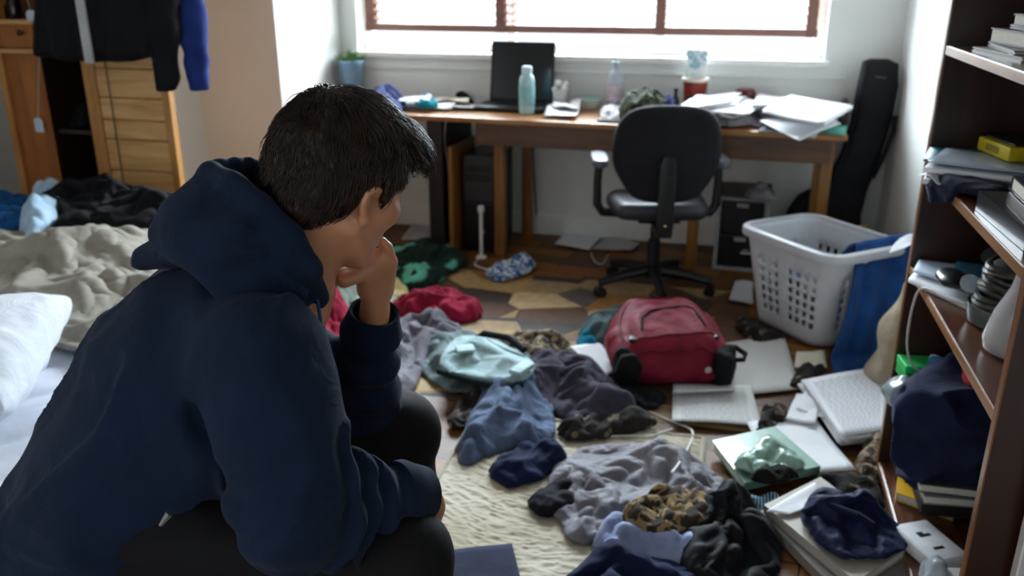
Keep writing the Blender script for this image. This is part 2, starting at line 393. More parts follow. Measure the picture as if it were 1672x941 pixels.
# ------------------------------------------------------------------ crumpled cloth
def chaikin(P, n=2):
    P = np.asarray(P, float)
    for _ in range(n):
        Q = np.roll(P, -1, 0); P = np.stack([.75*P+.25*Q, .25*P+.75*Q], 1).reshape(-1, P.shape[1])
    return P
def resample(P, s):
    P = np.vstack([P, P[:1]]); L = np.r_[0, np.cumsum(np.linalg.norm(np.diff(P, axis=0), axis=1))]
    n = max(8, int(L[-1]/s)); t = np.linspace(0, L[-1], n, endpoint=False)
    return np.stack([np.interp(t, L, P[:, k]) for k in range(P.shape[1])], 1)
SIM = []
def cloth(name, outline, mat, label=None, cat='clothing', group=None, parent=None, z0=0.0, mound=.06, step=.016, ex=1.3,
          seed=1, peaks=None, thick=.0035, round_=1, kind=None, sub=1, jag=1.7, bend=.18, pins=1.0, rumple=1.2, **unused):
    """a garment lying crumpled: cut larger than its outline, gathered at a few points and dropped by a cloth simulation"""
    r = np.random.default_rng(seed); vn = VN(seed); vn2 = VN(seed+1000); step = step*.75
    O = resample(chaikin(np.asarray(outline, float)[:, :2], round_), step)
    c0 = O.mean(0); d0 = O-c0; d0 /= np.linalg.norm(d0, axis=1)[:, None]+1e-9; full = np.full(len(O), seed*1.3)
    O = O+d0*((.012*vn(np.c_[O*14, full])+.006*vn2(np.c_[O*34, full]))*jag)[:, None]
    lo, hi = O.min(0), O.max(0); hx = np.arange(lo[0], hi[0], step); hy = np.arange(lo[1], hi[1], step*.866)
    g = np.array([(x+(j % 2)*step/2, y) for j, y in enumerate(hy) for x in hx]); g += r.normal(0, step*.1, g.shape)
    g = g[poly2(g.astype(np.float32), O) < -step*.55]; nO = len(O)
    vs, es, fs_, *_ = delaunay_2d_cdt([Vector((float(x), float(y))) for x, y in np.vstack([O, g])], [(i, (i+1) % nO) for i in range(nO)], [], 1, 1e-6)
    X2 = np.array([(v.x, v.y) for v in vs]); tri = np.array([f for f in fs_ if len(f) == 3]); tri = tri[poly2(X2[tri].mean(1).astype(np.float32), O) < 0]
    d2 = poly2(X2.astype(np.float32), O); bd = d2 > -1e-4; n = len(X2); inr = np.clip(-d2/(.7*(-d2).max()), 0, 1); s = np.full(n, seed*.7)
    hgt = mound*np.sqrt(inr)*np.clip(.75+.55*vn(np.c_[X2*9, s]), .1, 1.4)
    if peaks:
        for (px_, py_, ph_, pr_) in peaks: hgt = hgt+ph_*np.exp(-((X2[:, 0]-px_)**2+(X2[:, 1]-py_)**2)/(pr_*pr_))*np.clip(inr*1.5, 0, 1)
    Z = z0+.008+hgt+rumple*.03*np.abs(vn2(np.c_[X2*16, s]))*np.clip(inr*3, .1, 1)
    o = mesh_obj(name, np.c_[X2, Z], tri, mat, parent)
    if label: setp(o, label, cat, group, kind)
    X0 = np.array([v.co for v in o.data.vertices])
    o.shape_key_add(name='Basis'); k = o.shape_key_add(name='rest'); R = X0.copy(); cl = X0[:, :2].mean(0); R[:, :2] = cl+(X0[:, :2]-cl)*(1+1.35*(ex-1)); R[:, 2] = X0[:, 2].min()
    k.data.foreach_set('co', R.astype(np.float32).ravel()); k.value = 0
    vg = o.vertex_groups.new(name='pin')
    ids = list(r.choice(n, max(3, int(pins*n/150)), replace=False)); bi = np.where(bd)[0]; ids += list(bi[::max(3, int(.11/step))])
    vg.add([int(i) for i in ids], 1.0, 'REPLACE')
    m = o.modifiers.new('cloth', 'CLOTH'); cs = m.settings; cs.quality = 5; cs.mass = .25; cs.tension_stiffness = 25; cs.compression_stiffness = 25; cs.shear_stiffness = 12; cs.bending_stiffness = bend
    cs.tension_damping = 12; cs.compression_damping = 12; cs.shear_damping = 12; cs.bending_damping = .8; cs.air_damping = 3; cs.rest_shape_key = k; cs.vertex_group_mass = 'pin'; cs.pin_stiffness = .6
    cc = m.collision_settings; cc.use_self_collision = True; cc.self_distance_min = .004; cc.distance_min = .004; cc.collision_quality = 2; cc.self_friction = 8
    col = bpy.data.collections.new('fall'); SC.collection.children.link(col)
    gp = MB().box((lo[0]-.25, lo[1]-.25, z0-.06), (hi[0]+.25, hi[1]+.25, z0)).build('landing', mat, None); COL.objects.unlink(gp); col.objects.link(gp)
    gp.modifiers.new('c', 'COLLISION'); gp.collision.thickness_outer = .004; gp.collision.cloth_friction = 60; cc.collection = col
    SIM.append((o, gp, col, thick, sub)); return o
def settle(frames=42):
    for f in range(1, frames+1): SC.frame_set(f)
    dg = bpy.context.evaluated_depsgraph_get(); done = [(o, bpy.data.meshes.new_from_object(o.evaluated_get(dg))) for o, *_ in SIM]
    for (o, gp, col, thick, sub), (_, me) in zip(SIM, done):
        o.modifiers.clear(); o.shape_key_clear(); o.vertex_groups.clear(); o.data = me
        bpy.data.objects.remove(gp); bpy.data.collections.remove(col)
    SC.frame_set(1)
    for (o, gp, col, thick, sub) in SIM:
        bm = bmesh.new(); bm.from_mesh(o.data); seed_ = len(bm.verts)
        if sub:                                     # one round of smooth subdivision
            bmesh.ops.subdivide_edges(bm, edges=bm.edges[:], cuts=1, use_grid_fill=True, smooth=.9)
            bmesh.ops.smooth_vert(bm, verts=[v for v in bm.verts if not v.is_boundary], factor=.3, use_axis_x=True, use_axis_y=True, use_axis_z=True)
        bm.to_mesh(o.data); bm.free(); o.data.polygons.foreach_set('use_smooth', [True]*len(o.data.polygons))
        s = o.modifiers.new('solid', 'SOLIDIFY'); s.thickness = thick; s.offset = 1
def px(pts, z=0.0): return np.array([G(x, y, z)[:2] for x, y in pts])

# ------------------------------------------------------------------ sheets and books
def sheet(name, corners, mat, label=None, cat='paper', group=None, curl=.006, thick=.0006, seed=0, n=10, parent=None, lift=None):
    """one sheet of paper from its 4 world corners (bl, br, tr, tl), slightly wavy; UV 0..1"""
    c = [np.asarray(p, float) for p in corners]; vn = VN(seed+50)
    V, UVs = [], []
    for i in range(n+1):
        for j in range(n+1):
            u, v = i/n, j/n
            p = (c[0]*(1-u)+c[1]*u)*(1-v)+(c[3]*(1-u)+c[2]*u)*v
            z = curl*(1+vn(np.array([[u*2.2+seed, v*2.2, .5]]))[0])
            if lift: z += lift(u, v)
            V.append(p+np.array([0, 0, z])); UVs.append((u, v))
    Fc = [(i*(n+1)+j, (i+1)*(n+1)+j, (i+1)*(n+1)+j+1, i*(n+1)+j+1) for i in range(n) for j in range(n)]
    o = mesh_obj(name, V, Fc, mat, parent)
    uv = o.data.uv_layers.new(name='UVMap')
    for l in o.data.loops: uv.data[l.index].uv = UVs[l.vertex_index]
    s = o.modifiers.new('solid', 'SOLIDIFY'); s.thickness = thick; s.offset = -1 if False else 0
    if label: setp(o, label, cat, group)
    return o
def quad_px(pts, z=0.0): return [G(x, y, z) for x, y in pts]
def book(name, corners, h, cover, pages, label, cat='book', group=None, spine=0, softcover=True, ct=.003):
    """closed book lying flat: corners bl, br, tr, tl of its footprint (world); spine = edge index"""
    c = [np.asarray(p, float) for p in corners]; cen = sum(c)/4; z0 = min(p[2] for p in c)
    t = thing(name, label, cat, (cen[0], cen[1], z0), group)
    def slab(inset, za, zb, nm, m, skip=None):
        q = []
        for k in range(4):
            a = c[k]; p1 = c[(k+1) % 4]-a; p2 = c[k-1]-a; i1 = i2 = inset
            d = a+p1/np.linalg.norm(p1)*i1+p2/np.linalg.norm(p2)*i2; q.append(d)
        b = MB(); lo = [b.bm.verts.new(Vector((p[0], p[1], p[2]-z0+za+z0))) for p in q]; hi = [b.bm.verts.new(Vector((p[0], p[1], p[2]+zb))) for p in q]
        b.bm.faces.new(lo); b.bm.faces.new(hi)
        for k in range(4): b.bm.faces.new((lo[k], lo[(k+1) % 4], hi[(k+1) % 4], hi[k]))
        return b.build(nm, m, t, local=False)
    slab(.003, ct, h-ct, 'page_block', pages)
    slab(0, 0, ct, 'cover', cover); slab(0, h-ct, h, 'cover', cover)
    a, b2 = c[spine], c[(spine+1) % 4]; inn = c[spine-1]-a; inn = inn/np.linalg.norm(inn)*ct
    b = MB(); lo = [b.bm.verts.new(Vector((p+np.array([0, 0, ct])).tolist())) for p in (a, b2, b2+inn, a+inn)]; hi = [b.bm.verts.new(Vector((p+np.array([0, 0, h-ct])).tolist())) for p in (a, b2, b2+inn, a+inn)]
    b.bm.faces.new(lo); b.bm.faces.new(hi)
    for k in range(4): b.bm.faces.new((lo[k], lo[(k+1) % 4], hi[(k+1) % 4], hi[k]))
    b.build('spine', cover, t, local=False)
    return t
def rect(cx, cy, z, w, d, a=0.0):
    """corners bl, br, tr, tl of a rotated rectangle"""
    c, s = math.cos(a), math.sin(a)
    return [np.array([cx+u*w/2*c-v*d/2*s, cy+u*w/2*s+v*d/2*c, z]) for u, v in ((-1, -1), (1, -1), (1, 1), (-1, 1))]
# ================================================================== ROOM
YF = 5.05; XR = .84; XP = -2.33; YP = 4.27
def wallmat(name, col, var=.05):
    m, nt, b = nodes(name); L = nt.links; c = srgb(col)
    tc = N(nt, 'ShaderNodeTexCoord'); n1 = N(nt, 'ShaderNodeTexNoise', {'Scale': 1.7, 'Detail': 6.0, 'Roughness': .6}); L.new(tc.outputs['Object'], n1.inputs['Vector'])
    r = ramp(nt, [(.3, scale_c(c, 1-var)), (.7, scale_c(c, 1+var))]); L.new(n1.outputs['Fac'], r.inputs['Fac']); L.new(r.outputs['Color'], b.inputs['Base Color'])
    n2 = N(nt, 'ShaderNodeTexNoise', {'Scale': 160.0, 'Detail': 2.0}); L.new(tc.outputs['Object'], n2.inputs['Vector'])
    bp = N(nt, 'ShaderNodeBump', {'Strength': .06, 'Distance': .002}); L.new(n2.outputs['Fac'], bp.inputs['Height']); L.new(bp.outputs['Normal'], b.inputs['Normal'])
    b.inputs['Roughness'].default_value = .8; b.inputs['Specular IOR Level'].default_value = .25
    return m
M_WALL = wallmat('painted plaster', '#e1e2de'); M_TRIM = plain('white gloss paint', '#e4e4df', rough=.35, var=.04)
M_CEIL = wallmat('ceiling paint', '#e8e8e4')
# parquet floor: short blocks, some ochre and some dark
def floor_mat():
    m, nt, b = nodes('parquet'); L = nt.links
    tc = N(nt, 'ShaderNodeTexCoord'); mp = N(nt, 'ShaderNodeMapping'); mp.inputs['Rotation'].default_value = (0, 0, math.radians(8)); L.new(tc.outputs['Object'], mp.inputs['Vector'])
    bk = N(nt, 'ShaderNodeTexBrick', {'Scale': 1.0, 'Mortar Size': .003, 'Brick Width': .42, 'Row Height': .13, 'Bias': -.1}); bk.offset = .43
    bk.inputs['Color1'].default_value = srgb('#8c5c26'); bk.inputs['Color2'].default_value = srgb('#372415'); bk.inputs['Mortar'].default_value = srgb('#120a06')
    L.new(mp.outputs['Vector'], bk.inputs['Vector'])
    m2 = N(nt, 'ShaderNodeMapping'); m2.inputs['Scale'].default_value = (2, 26, 2); L.new(mp.outputs['Vector'], m2.inputs['Vector'])
    n1 = N(nt, 'ShaderNodeTexNoise', {'Scale': 2.0, 'Detail': 8.0, 'Roughness': .65}); L.new(m2.outputs['Vector'], n1.inputs['Vector'])
    r = ramp(nt, [(.25, (.45, .42, .4, 1)), (.75, (1.2, 1.15, 1.05, 1))]); L.new(n1.outputs['Fac'], r.inputs['Fac'])
    mx = N(nt, 'ShaderNodeMix', data_type='RGBA', blend_type='MULTIPLY'); mx.inputs[0].default_value = 1; L.new(bk.outputs['Color'], mx.inputs[6]); L.new(r.outputs['Color'], mx.inputs[7])
    L.new(mx.outputs[2], b.inputs['Base Color']); b.inputs['Roughness'].default_value = .5; b.inputs['Specular IOR Level'].default_value = .3
    bp = N(nt, 'ShaderNodeBump', {'Strength': .25, 'Distance': .003}); L.new(bk.outputs['Fac'], bp.inputs['Height']); bp.invert = True; L.new(bp.outputs['Normal'], b.inputs['Normal'])
    return m
def struct(o): o['kind'] = 'structure'; return o
XL = -3.75; YB = -1.6; ZC = 2.55; T = .14
struct(MB().box((XL-T, YB-T, -.1), (XR+T, YF+.3, 0)).build('floor', floor_mat()))
struct(MB().box((XL-T, YB-T, ZC), (XR+T, YF+.3, ZC+.1)).build('ceiling', M_CEIL))
WX0, WX1, WZ0, WZ1 = -2.22, .46, 1.065, 2.32
b = MB(); b.box((XP, YF, 0), (XR, YF+.26, WZ0)); b.box((XP, YF, WZ1), (XR, YF+.26, ZC)); b.box((XP, YF, WZ0), (WX0, YF+.26, WZ1)); b.box((WX1, YF, WZ0), (XR, YF+.26, WZ1))
struct(b.build('wall_far', M_WALL))
struct(MB().box((XR, YB-T, 0), (XR+T, YF+.26, ZC)).build('wall_right', M_WALL))
b = MB(); b.box((-2.82, YP, 0), (XP, YF+.26, ZC)); struct(b.build('wall_pier', M_WALL))
struct(MB().box((XL-T, 3.99, 0), (-2.82, 4.4, ZC)).build('wall_recess', M_WALL))
b = MB(); b.box((XL-T, YB-T, 0), (XL, -.9, ZC)); b.box((XL-T, .5, 0), (XL, 3.99, ZC)); b.box((XL-T, -.9, 0), (XL, .5, .9)); b.box((XL-T, -.9, 2.2), (XL, .5, ZC))
struct(b.build('wall_left', M_WALL))
# back of the room (behind the camera): wall, its opening added to let fill light in
b = MB(); b.box((XL-T, YB-T, 0), (-1.5, YB, ZC)); b.box((0.3, YB-T, 0), (XR+T, YB, ZC)); b.box((-1.5, YB-T, 2.15), (0.3, YB, ZC))
struct(b.build('wall_back', M_WALL))
# baseboards
for n, lo, hi in (('baseboard_far', (XP, YF-.018, 0), (XR, YF, .13)), ('baseboard_right', (XR-.018, 2.7, 0), (XR, YF-.018, .13)), ('baseboard_pier', (-2.82, YP-.018, 0), (XP, YP, .13)), ('baseboard_side', (XP, YP, 0), (XP+.018, YF-.018, .13))):
    struct(MB().box(lo, hi, .006).build(n, M_TRIM))
# a shallow ledge line under the window
struct(MB().box((WX0-.05, YF-.014, .972), (WX1+.12, YF, .984), .003).build('trim_1', M_TRIM))
# window: frame, sill, panes, mullions
wf = MB()
def fr(x0, x1, z0, z1, y0, y1, t):
    wf.box((x0, y0, z0), (x0+t, y1, z1), .004); wf.box((x1-t, y0, z0), (x1, y1, z1), .004); wf.box((x0+t, y0, z0), (x1-t, y1, z0+t), .004); wf.box((x0+t, y0, z1-t), (x1-t, y1, z1), .004)
fr(WX0, WX1, WZ0, WZ1, YF+.10, YF+.17, .055)
mid = [WX0+.93, WX0+1.80]
for x in mid: wf.box((x-.025, YF+.11, WZ0+.055), (x+.025, YF+.16, WZ1-.055), .004)
win = struct(wf.build('window_1', M_TRIM))
sl = MB().box((WX0-.03, YF-.03, WZ0-.03), (WX1+.03, YF+.11, WZ0+.004), .006).build('window_sill', M_TRIM, win, local=False)
gl = MB().box((WX0+.05, YF+.13, WZ0+.05), (WX1-.05, YF+.136, WZ1-.05)).build('window_pane', clear('window glass', '#f4fbff', .02, .04), win, local=False)
# venetian blind: hanging wooden slats, ladder tapes, bottom rail
M_SLAT = wood('blind slat wood', '#6d483c', '#9a7060', rough=.4, axis='X'); M_TAPE = fabric('ladder tape', '#8a665c', fuzz=.05, wr=.05)
yb = YF+.045
vb = thing('venetian_blind', 'brown wooden venetian blind half lowered over the bright window', 'blind', ((WX0+WX1)/2, yb, WZ1))
zr = 1.185
MB().box((WX0+.045, yb-.024, zr), (WX1-.045, yb+.024, zr+.044), .006).build('bottom_rail', M_SLAT, vb, local=False)
MB().box((WX0+.045, yb-.03, WZ1-.05), (WX1-.045, yb+.03, WZ1-.002), .004).build('head_rail', M_SLAT, vb, local=False)
k = 0; z = zr+.072
while z < WZ1-.07:
    MB().box((WX0+.05, yb-.024, z), (WX1-.05, yb+.024, z+.003), 0, rot=Matrix.Rotation(math.radians(30), 3, 'X')).build('slat', M_SLAT, vb, local=False); z += .046
for x in (WX0+.08, WX0+.885, WX0+1.80, WX1-.08):
    b = MB(); b.box((x-.026, yb-.031, zr), (x+.026, yb-.0295, WZ1-.03)); b.box((x-.026, yb+.0295, zr), (x+.026, yb+.031, WZ1-.03)); b.build('ladder_tape', M_TAPE, vb, local=False)
# ------------------------------------------------------------------ light
w = bpy.data.worlds.new('World'); SC.world = w; w.use_nodes = True
bg = w.node_tree.nodes['Background']; bg.inputs[0].default_value = (.92, .96, 1.0, 1); bg.inputs[1].default_value = 1.5
def area(name, loc, tgt, sx, sy, power, col):
    l = bpy.data.lights.new(name, 'AREA'); l.shape = 'RECTANGLE'; l.size = sx; l.size_y = sy; l.energy = power; l.color = col
    o = bpy.data.objects.new(name, l); COL.objects.link(o); o.location = loc
    o.rotation_euler = (Vector(tgt)-Vector(loc)).to_track_quat('-Z', 'Y').to_euler(); return o
area('daylight_window', (-.9, 6.1, 2.35), (-.8, 3.6, .7), 3.2, 1.6, 790, (.96, .98, 1.0))
area('fill_side', (XL-.35, -.2, 1.6), (-1.2, .9, .8), 1.4, 1.2, 7, (.80, .90, 1.0))  # side fill lamp added to brighten the room, the side window is made up
area('fill_back', (-.6, YB-.3, 1.2), (-.4, 2.5, .6), 1.5, 1.9, 1.5, (.92, .95, 1.0))  # weak fill lamp added behind the camera, the doorway is made up
# ------------------------------------------------------------------ camera
cd = bpy.data.cameras.new('Camera'); cam = bpy.data.objects.new('Camera', cd); COL.objects.link(cam)
cam.location = (0, 0, CAMH); cam.rotation_euler = (PI/2-PITCH, 0, PSI)
cd.sensor_width = 36; cd.lens = F/1672*36; cd.clip_start = .02
cd.dof.use_dof = True; cd.dof.focus_distance = 1.38; cd.dof.aperture_fstop = 4.0
SC.camera = cam
v = SC.view_settings; v.view_transform = 'Standard'; v.look = 'None'; v.exposure = .32; v.gamma = 1; v.use_curve_mapping = False
SC.cycles.use_denoising = True
SC.cycles.max_bounces = 8; SC.cycles.transparent_max_bounces = 12; SC.cycles.sample_clamp_indirect = 6.0
# ================================================================== PERSON seated on the bed edge
_a = math.radians(20)
PF = np.array([math.cos(_a), math.sin(_a), 0]); PL = np.array([-math.sin(_a), math.cos(_a), 0]); PZ = np.array([0, 0, 1.0])
PN = CAM + ray(470, 400)*1.36
PB = np.stack([PF, PL, PZ], 0)                     # local (forward, left, up) -> world
def J(x, y, off):
    p = onplane(x, y, PN+PL*off, PL); return PB@(p-PN)
def JM(pts, off=0.0): return np.array([J(x, y, off)[[0, 2]] for x, y in pts])
def toW(X): return X@PB+PN
def rough(P, n, s, amp, off=0.0): return amp*n(P*s+off)
n1, n2, n3 = VN(11), VN(12), VN(13)
PERSON = thing('person', 'person in a dark blue hoodie sitting on the bed edge with chin on fist', 'person', toW(J(300, 900, 0)[None])[0]*np.array([1, 1, 0]))
M_SKIN = None
def skin_mat():
    m, nt, b = nodes('skin'); L = nt.links; c = srgb('#b47e5e')
    tc = N(nt, 'ShaderNodeTexCoord'); t = N(nt, 'ShaderNodeTexNoise', {'Scale': 14.0, 'Detail': 5.0}); L.new(tc.outputs['Object'], t.inputs['Vector'])
    r = ramp(nt, [(.3, scale_c(c, .88)), (.7, scale_c(c, 1.1))]); L.new(t.outputs['Fac'], r.inputs['Fac']); L.new(r.outputs['Color'], b.inputs['Base Color'])
    b.inputs['Roughness'].default_value = .42; b.inputs['Specular IOR Level'].default_value = .5
    b.inputs['Subsurface Weight'].default_value = .12; b.inputs['Subsurface Radius'].default_value = (.012, .004, .002); b.inputs['Subsurface Scale'].default_value = .5
    t2 = N(nt, 'ShaderNodeTexNoise', {'Scale': 420.0, 'Detail': 2.0}); L.new(tc.outputs['Object'], t2.inputs['Vector'])
    bp = N(nt, 'ShaderNodeBump', {'Strength': .12, 'Distance': .001}); L.new(t2.outputs['Fac'], bp.inputs['Height']); L.new(bp.outputs['Normal'], b.inputs['Normal'])
    return m
M_SKIN = skin_mat()
# ---- head frame (forward, left, up in person space)
HC = J(558, 298, .015)
yaw, pit, rol = math.radians(40), math.radians(22), math.radians(5)
hx = np.array([math.cos(yaw)*math.cos(pit), math.sin(yaw)*math.cos(pit), -math.sin(pit)])
hy0 = np.array([-math.sin(yaw), math.cos(yaw), 0]); hz0 = np.cross(hx, hy0)
hy = hy0*math.cos(rol)+hz0*math.sin(rol); hz = np.cross(hx, hy)
HR = np.stack([hx, hy, hz], 1)                     # columns: head axes
HS = 1.06
def H(x, y, z): return HC+HR@np.array([x, y, z])*HS
def head_sdf(P):
    q = ((P-HC.astype(np.float32))@HR.astype(np.float32))/HS
    d = ell(q, (-.014, 0, .032), (.098, .077, .088))
    d = smin(d, ell(q, (.030, 0, -.030), (.060, .060, .082)), .03)
    for s in (-1, 1):
        d = smin(d, cone(q, (-.004, s*.054, -.055), (.058, s*.020, -.100), .018, .016), .03)
        d = smin(d, ell(q, (.052, s*.044, -.022), (.030, .022, .020)), .02)
        d = smax(d, -ell(q, (.094, s*.032, .002), (.016, .017, .012)), .012)
        d = np.minimum(d, ell(q, (.074, s*.031, .001), (.0125, .0125, .0125)))
        d = smin(d, cone(q, (.082, s*.018, .022), (.072, s*.048, .020), .007, .006), .012)
    d = smin(d, ell(q, (.066, 0, -.100), (.020, .022, .016)), .02)
    d = smin(d, cone(q, (.086, 0, .010), (.107, 0, -.030), .007, .011), .014)
    d = smin(d, cone(q, (.094, -.012, -.034), (.094, .012, -.034), .008, .008), .01)
    d = smin(d, cone(q, (.084, -.018, -.062), (.084, .018, -.062), .006, .006), .008)
    d = smin(d, cone(q, (.083, -.015, -.074), (.083, .015, -.074), .007, .007), .008)
    for s in (-1, 1):                              # ears: rim, bowl, lobe
        er = [(.008, .075, .000), (.003, .084, .010), (-.010, .089, .011), (-.020, .090, .002), (-.020, .087, -.012), (-.012, .083, -.027), (-.002, .078, -.035)]
        e = None
        for a, b in zip(er[:-1], er[1:]):
            c = cone(q, (a[0], s*a[1], a[2]), (b[0], s*b[1], b[2]), .0052, .0052); e = c if e is None else np.minimum(e, c)
        e = smin(e, ell(q, (-.004, s*.079, -.036), (.009, .006, .011)), .006)
        e = smin(e, cone(q, (-.009, s*.079, .005), (-.011, s*.078, -.016), .007, .006), .008)
        e = smin(e, cone(q, (-.012, s*.086, .002), (-.012, s*.084, -.012), .003, .003), .005)
        d = smin(d, e, .006)
    return d*HS
NECK_A = H(-.030, 0, -.050); NECK_B = J(468, 452, 0)
# ---- arms and hands (joint chains in person space)
SN, EN, WN = J(425, 580, -.19), J(487, 838, -.25), J(686, 806, -.13)
SF, EF, WF = J(450, 560, .19), J(585, 668, .20), J(612, 505, .13)
def finger(P, pts, rr):
    d = None
    for i in range(len(pts)-1):
        c = cone(P, pts[i], pts[i+1], rr[i], rr[i+1]); d = c if d is None else smin(d, c, .0035)
    return d
def far_hand(P):
    d = cone(P, WF, J(615, 470, .118), .025, .024)
    d = smin(d, cone(P, WF+np.array([.004, -.014, -.02]), J(608, 478, .10), .017, .017), .02)
    d = smin(d, cone(P, J(616, 472, .118), J(621, 424, .094), .021, .020), .014)
    d = smin(d, cone(P, J(602, 468, .098), J(598, 440, .076), .021, .021), .016)
    d = smin(d, cone(P, J(628, 470, .130), J(632, 428, .112), .016, .016), .014)
    kn = [((598, 446, .070), (562, 458, .056), (552, 446, .076)), ((604, 438, .084), (562, 450, .072), (549, 441, .090)),
          ((612, 431, .098), (570, 442, .090), (554, 437, .104)), ((622, 427, .112), (584, 435, .108), (566, 433, .120))]
    for i, (a, b, c) in enumerate(kn):
        r = (.0135, .0132, .0126, .0112)[i]
        d = smin(d, finger(P, [J(*a), J(*b), J(*c)], [r, r*.93, r*.8]), .004)
    d = smin(d, finger(P, [J(630, 452, .118), J(637, 428, .100), J(631, 405, .088), J(624, 394, .082)], [.014, .0125, .011, .008]), .008)
    return d
def near_hand(P):
    d = cone(P, WN, J(706, 826, -.105), .023, .021)
    d = smin(d, cone(P, J(706, 820, -.118), J(706, 858, -.112), .016, .014), .014)
    d = smin(d, cone(P, J(700, 822, -.085), J(698, 862, -.070), .016, .014), .014)
    kn = [((706, 862, -.122), (692, 880, -.120), (674, 868, -.112)), ((706, 866, -.104), (690, 884, -.100), (671, 872, -.094)),
          ((704, 868, -.086), (688, 886, -.082), (670, 875, -.078)), ((699, 868, -.070), (686, 884, -.064), (672, 876, -.062))]
    for i, (a, b, c) in enumerate(kn):
        r = (.0102, .0105, .0102, .0090)[i]
        d = smin(d, finger(P, [J(*a), J(*b), J(*c)], [r, r*.94, r*.8]), .004)
    d = smin(d, finger(P, [J(694, 822, -.14), J(680, 846, -.142), (J(668, 862, -.134))], [.0125, .0115, .009]), .008)
    return d
HN, KN = J(215, 858, -.10), J(660, 912, -.20)
HF, KF = J(250, 800, .10), J(655, 706, .20)
def zdown(k, dx, dz): q = k.copy(); q[0] += dx; q[2] += dz; return q
floor_c = -PN[2]
AN = np.array([KN[0]-.02, KN[1]-.01, floor_c+.09]); AF = np.array([KF[0]-.03, KF[1]+.03, floor_c+.09])
PEL = J(165, 850, 0)
def body_sdf(P):
    d = head_sdf(P)
    d = smin(d, cone(P, NECK_A, NECK_B, .054, .064), .025)
    T = np.array([1, .62, 1])[None]
    def wide(a, b, ra, rb, k):
        s = np.array([1, 1/k, 1], np.float32); return cone(P*s, np.asarray(a)*s, np.asarray(b)*s, ra, rb)
    d = smin(d, wide(J(435, 500, 0), J(320, 600, 0), .095, .115, 1.5), .06)
    d = smin(d, wide(J(320, 600, 0), J(200, 780, 0), .115, .12, 1.25), .06)
    d = smin(d, wide(J(200, 780, 0), PEL, .12, .115, 1.35), .06)
    for S, E, W in ((SN, EN, WN), (SF, EF, WF)):
        d = smin(d, cone(P, S, E, .052, .040), .04); d = smin(d, cone(P, E, W, .040, .025), .015)
    for Hh, K, A in ((HN, KN, AN), (HF, KF, AF)):
        d = smin(d, cone(P, Hh, K, .078, .052), .05); d = smin(d, cone(P, K, A, .052, .036), .02)
        d = smin(d, cone(P, A+np.array([-.02, 0, -.05]), A+np.array([.14, 0, -.065]), .032, .025), .03)
    d = smin(d, far_hand(P), .006); d = smin(d, near_hand(P), .006)
    return d
X, Q = nets(body_sdf, (-.62, -.40, floor_c-.02), (.42, .40, .32), .0040)
body = fast_mesh('body', toW(relax(X, Q, 1, .4)), Q, M_SKIN, PERSON); body['label'] = 'skin of head, neck and hands'

# ---- hoodie
def hoodie_mat():
    m = fabric('navy fleece', '#09172b', '#0c1e36', rough=.88, var=.1, weave=1500, fuzz=.14, wr=.5, wscale=13); return m
M_HOOD = hoodie_mat(); M_CUFF = fabric('navy rib knit', '#09172b', '#0c1d35', weave=1800, fuzz=.14, wr=.05)
TORSO = JM([(470, 420), (420, 400), (340, 410), (255, 446), (172, 525), (112, 618), (66, 705), (30, 785), (13, 838), (20, 890), (60, 934), (150, 950), (250, 925), (345, 842), (392, 782), (450, 790), (520, 752), (527, 650), (524, 560), (519, 492), (500, 450)])
def fold(P, a, b, w, amp, bulge=1.6):
    """soft ridge along segment a-b"""
    ba = b-a; t = np.clip(((P-a)@ba)/(ba@ba), 0, 1); r = np.linalg.norm(P-a-t[:, None]*ba, axis=1)
    return -1.7*amp*np.exp(-(r/w)**2)*np.sin(PI*np.clip(t, .02, .98))
def along(P, a, b):
    ba = b-a; L = np.linalg.norm(ba); u = ba/L; s = (P-a)@u; r = np.linalg.norm(P-a-s[:, None]*u, axis=1); return s/L, r
def sleeve_rings(P, a, b, freq, amp, t0, t1, seed):
    t, r = along(P, a, b); n = VN(seed)
    ph = t*freq+2.2*n(P*7)+1.2*n(P*15+3); s = np.sin(ph); m = np.clip((t-t0)/.12, 0, 1)*np.clip((t1-t)/.12, 0, 1)*(r < .14)
    return -1.45*amp*m*(np.abs(s)**.7*np.sign(s))*(.55+.6*n(P*9+7))
Wt = lambda P: .205-.05*np.clip((-P[:, 2]-.05)/.4, -.2, 1)*0+0
CN = WN+(WN-EN)*.02; CF = WF
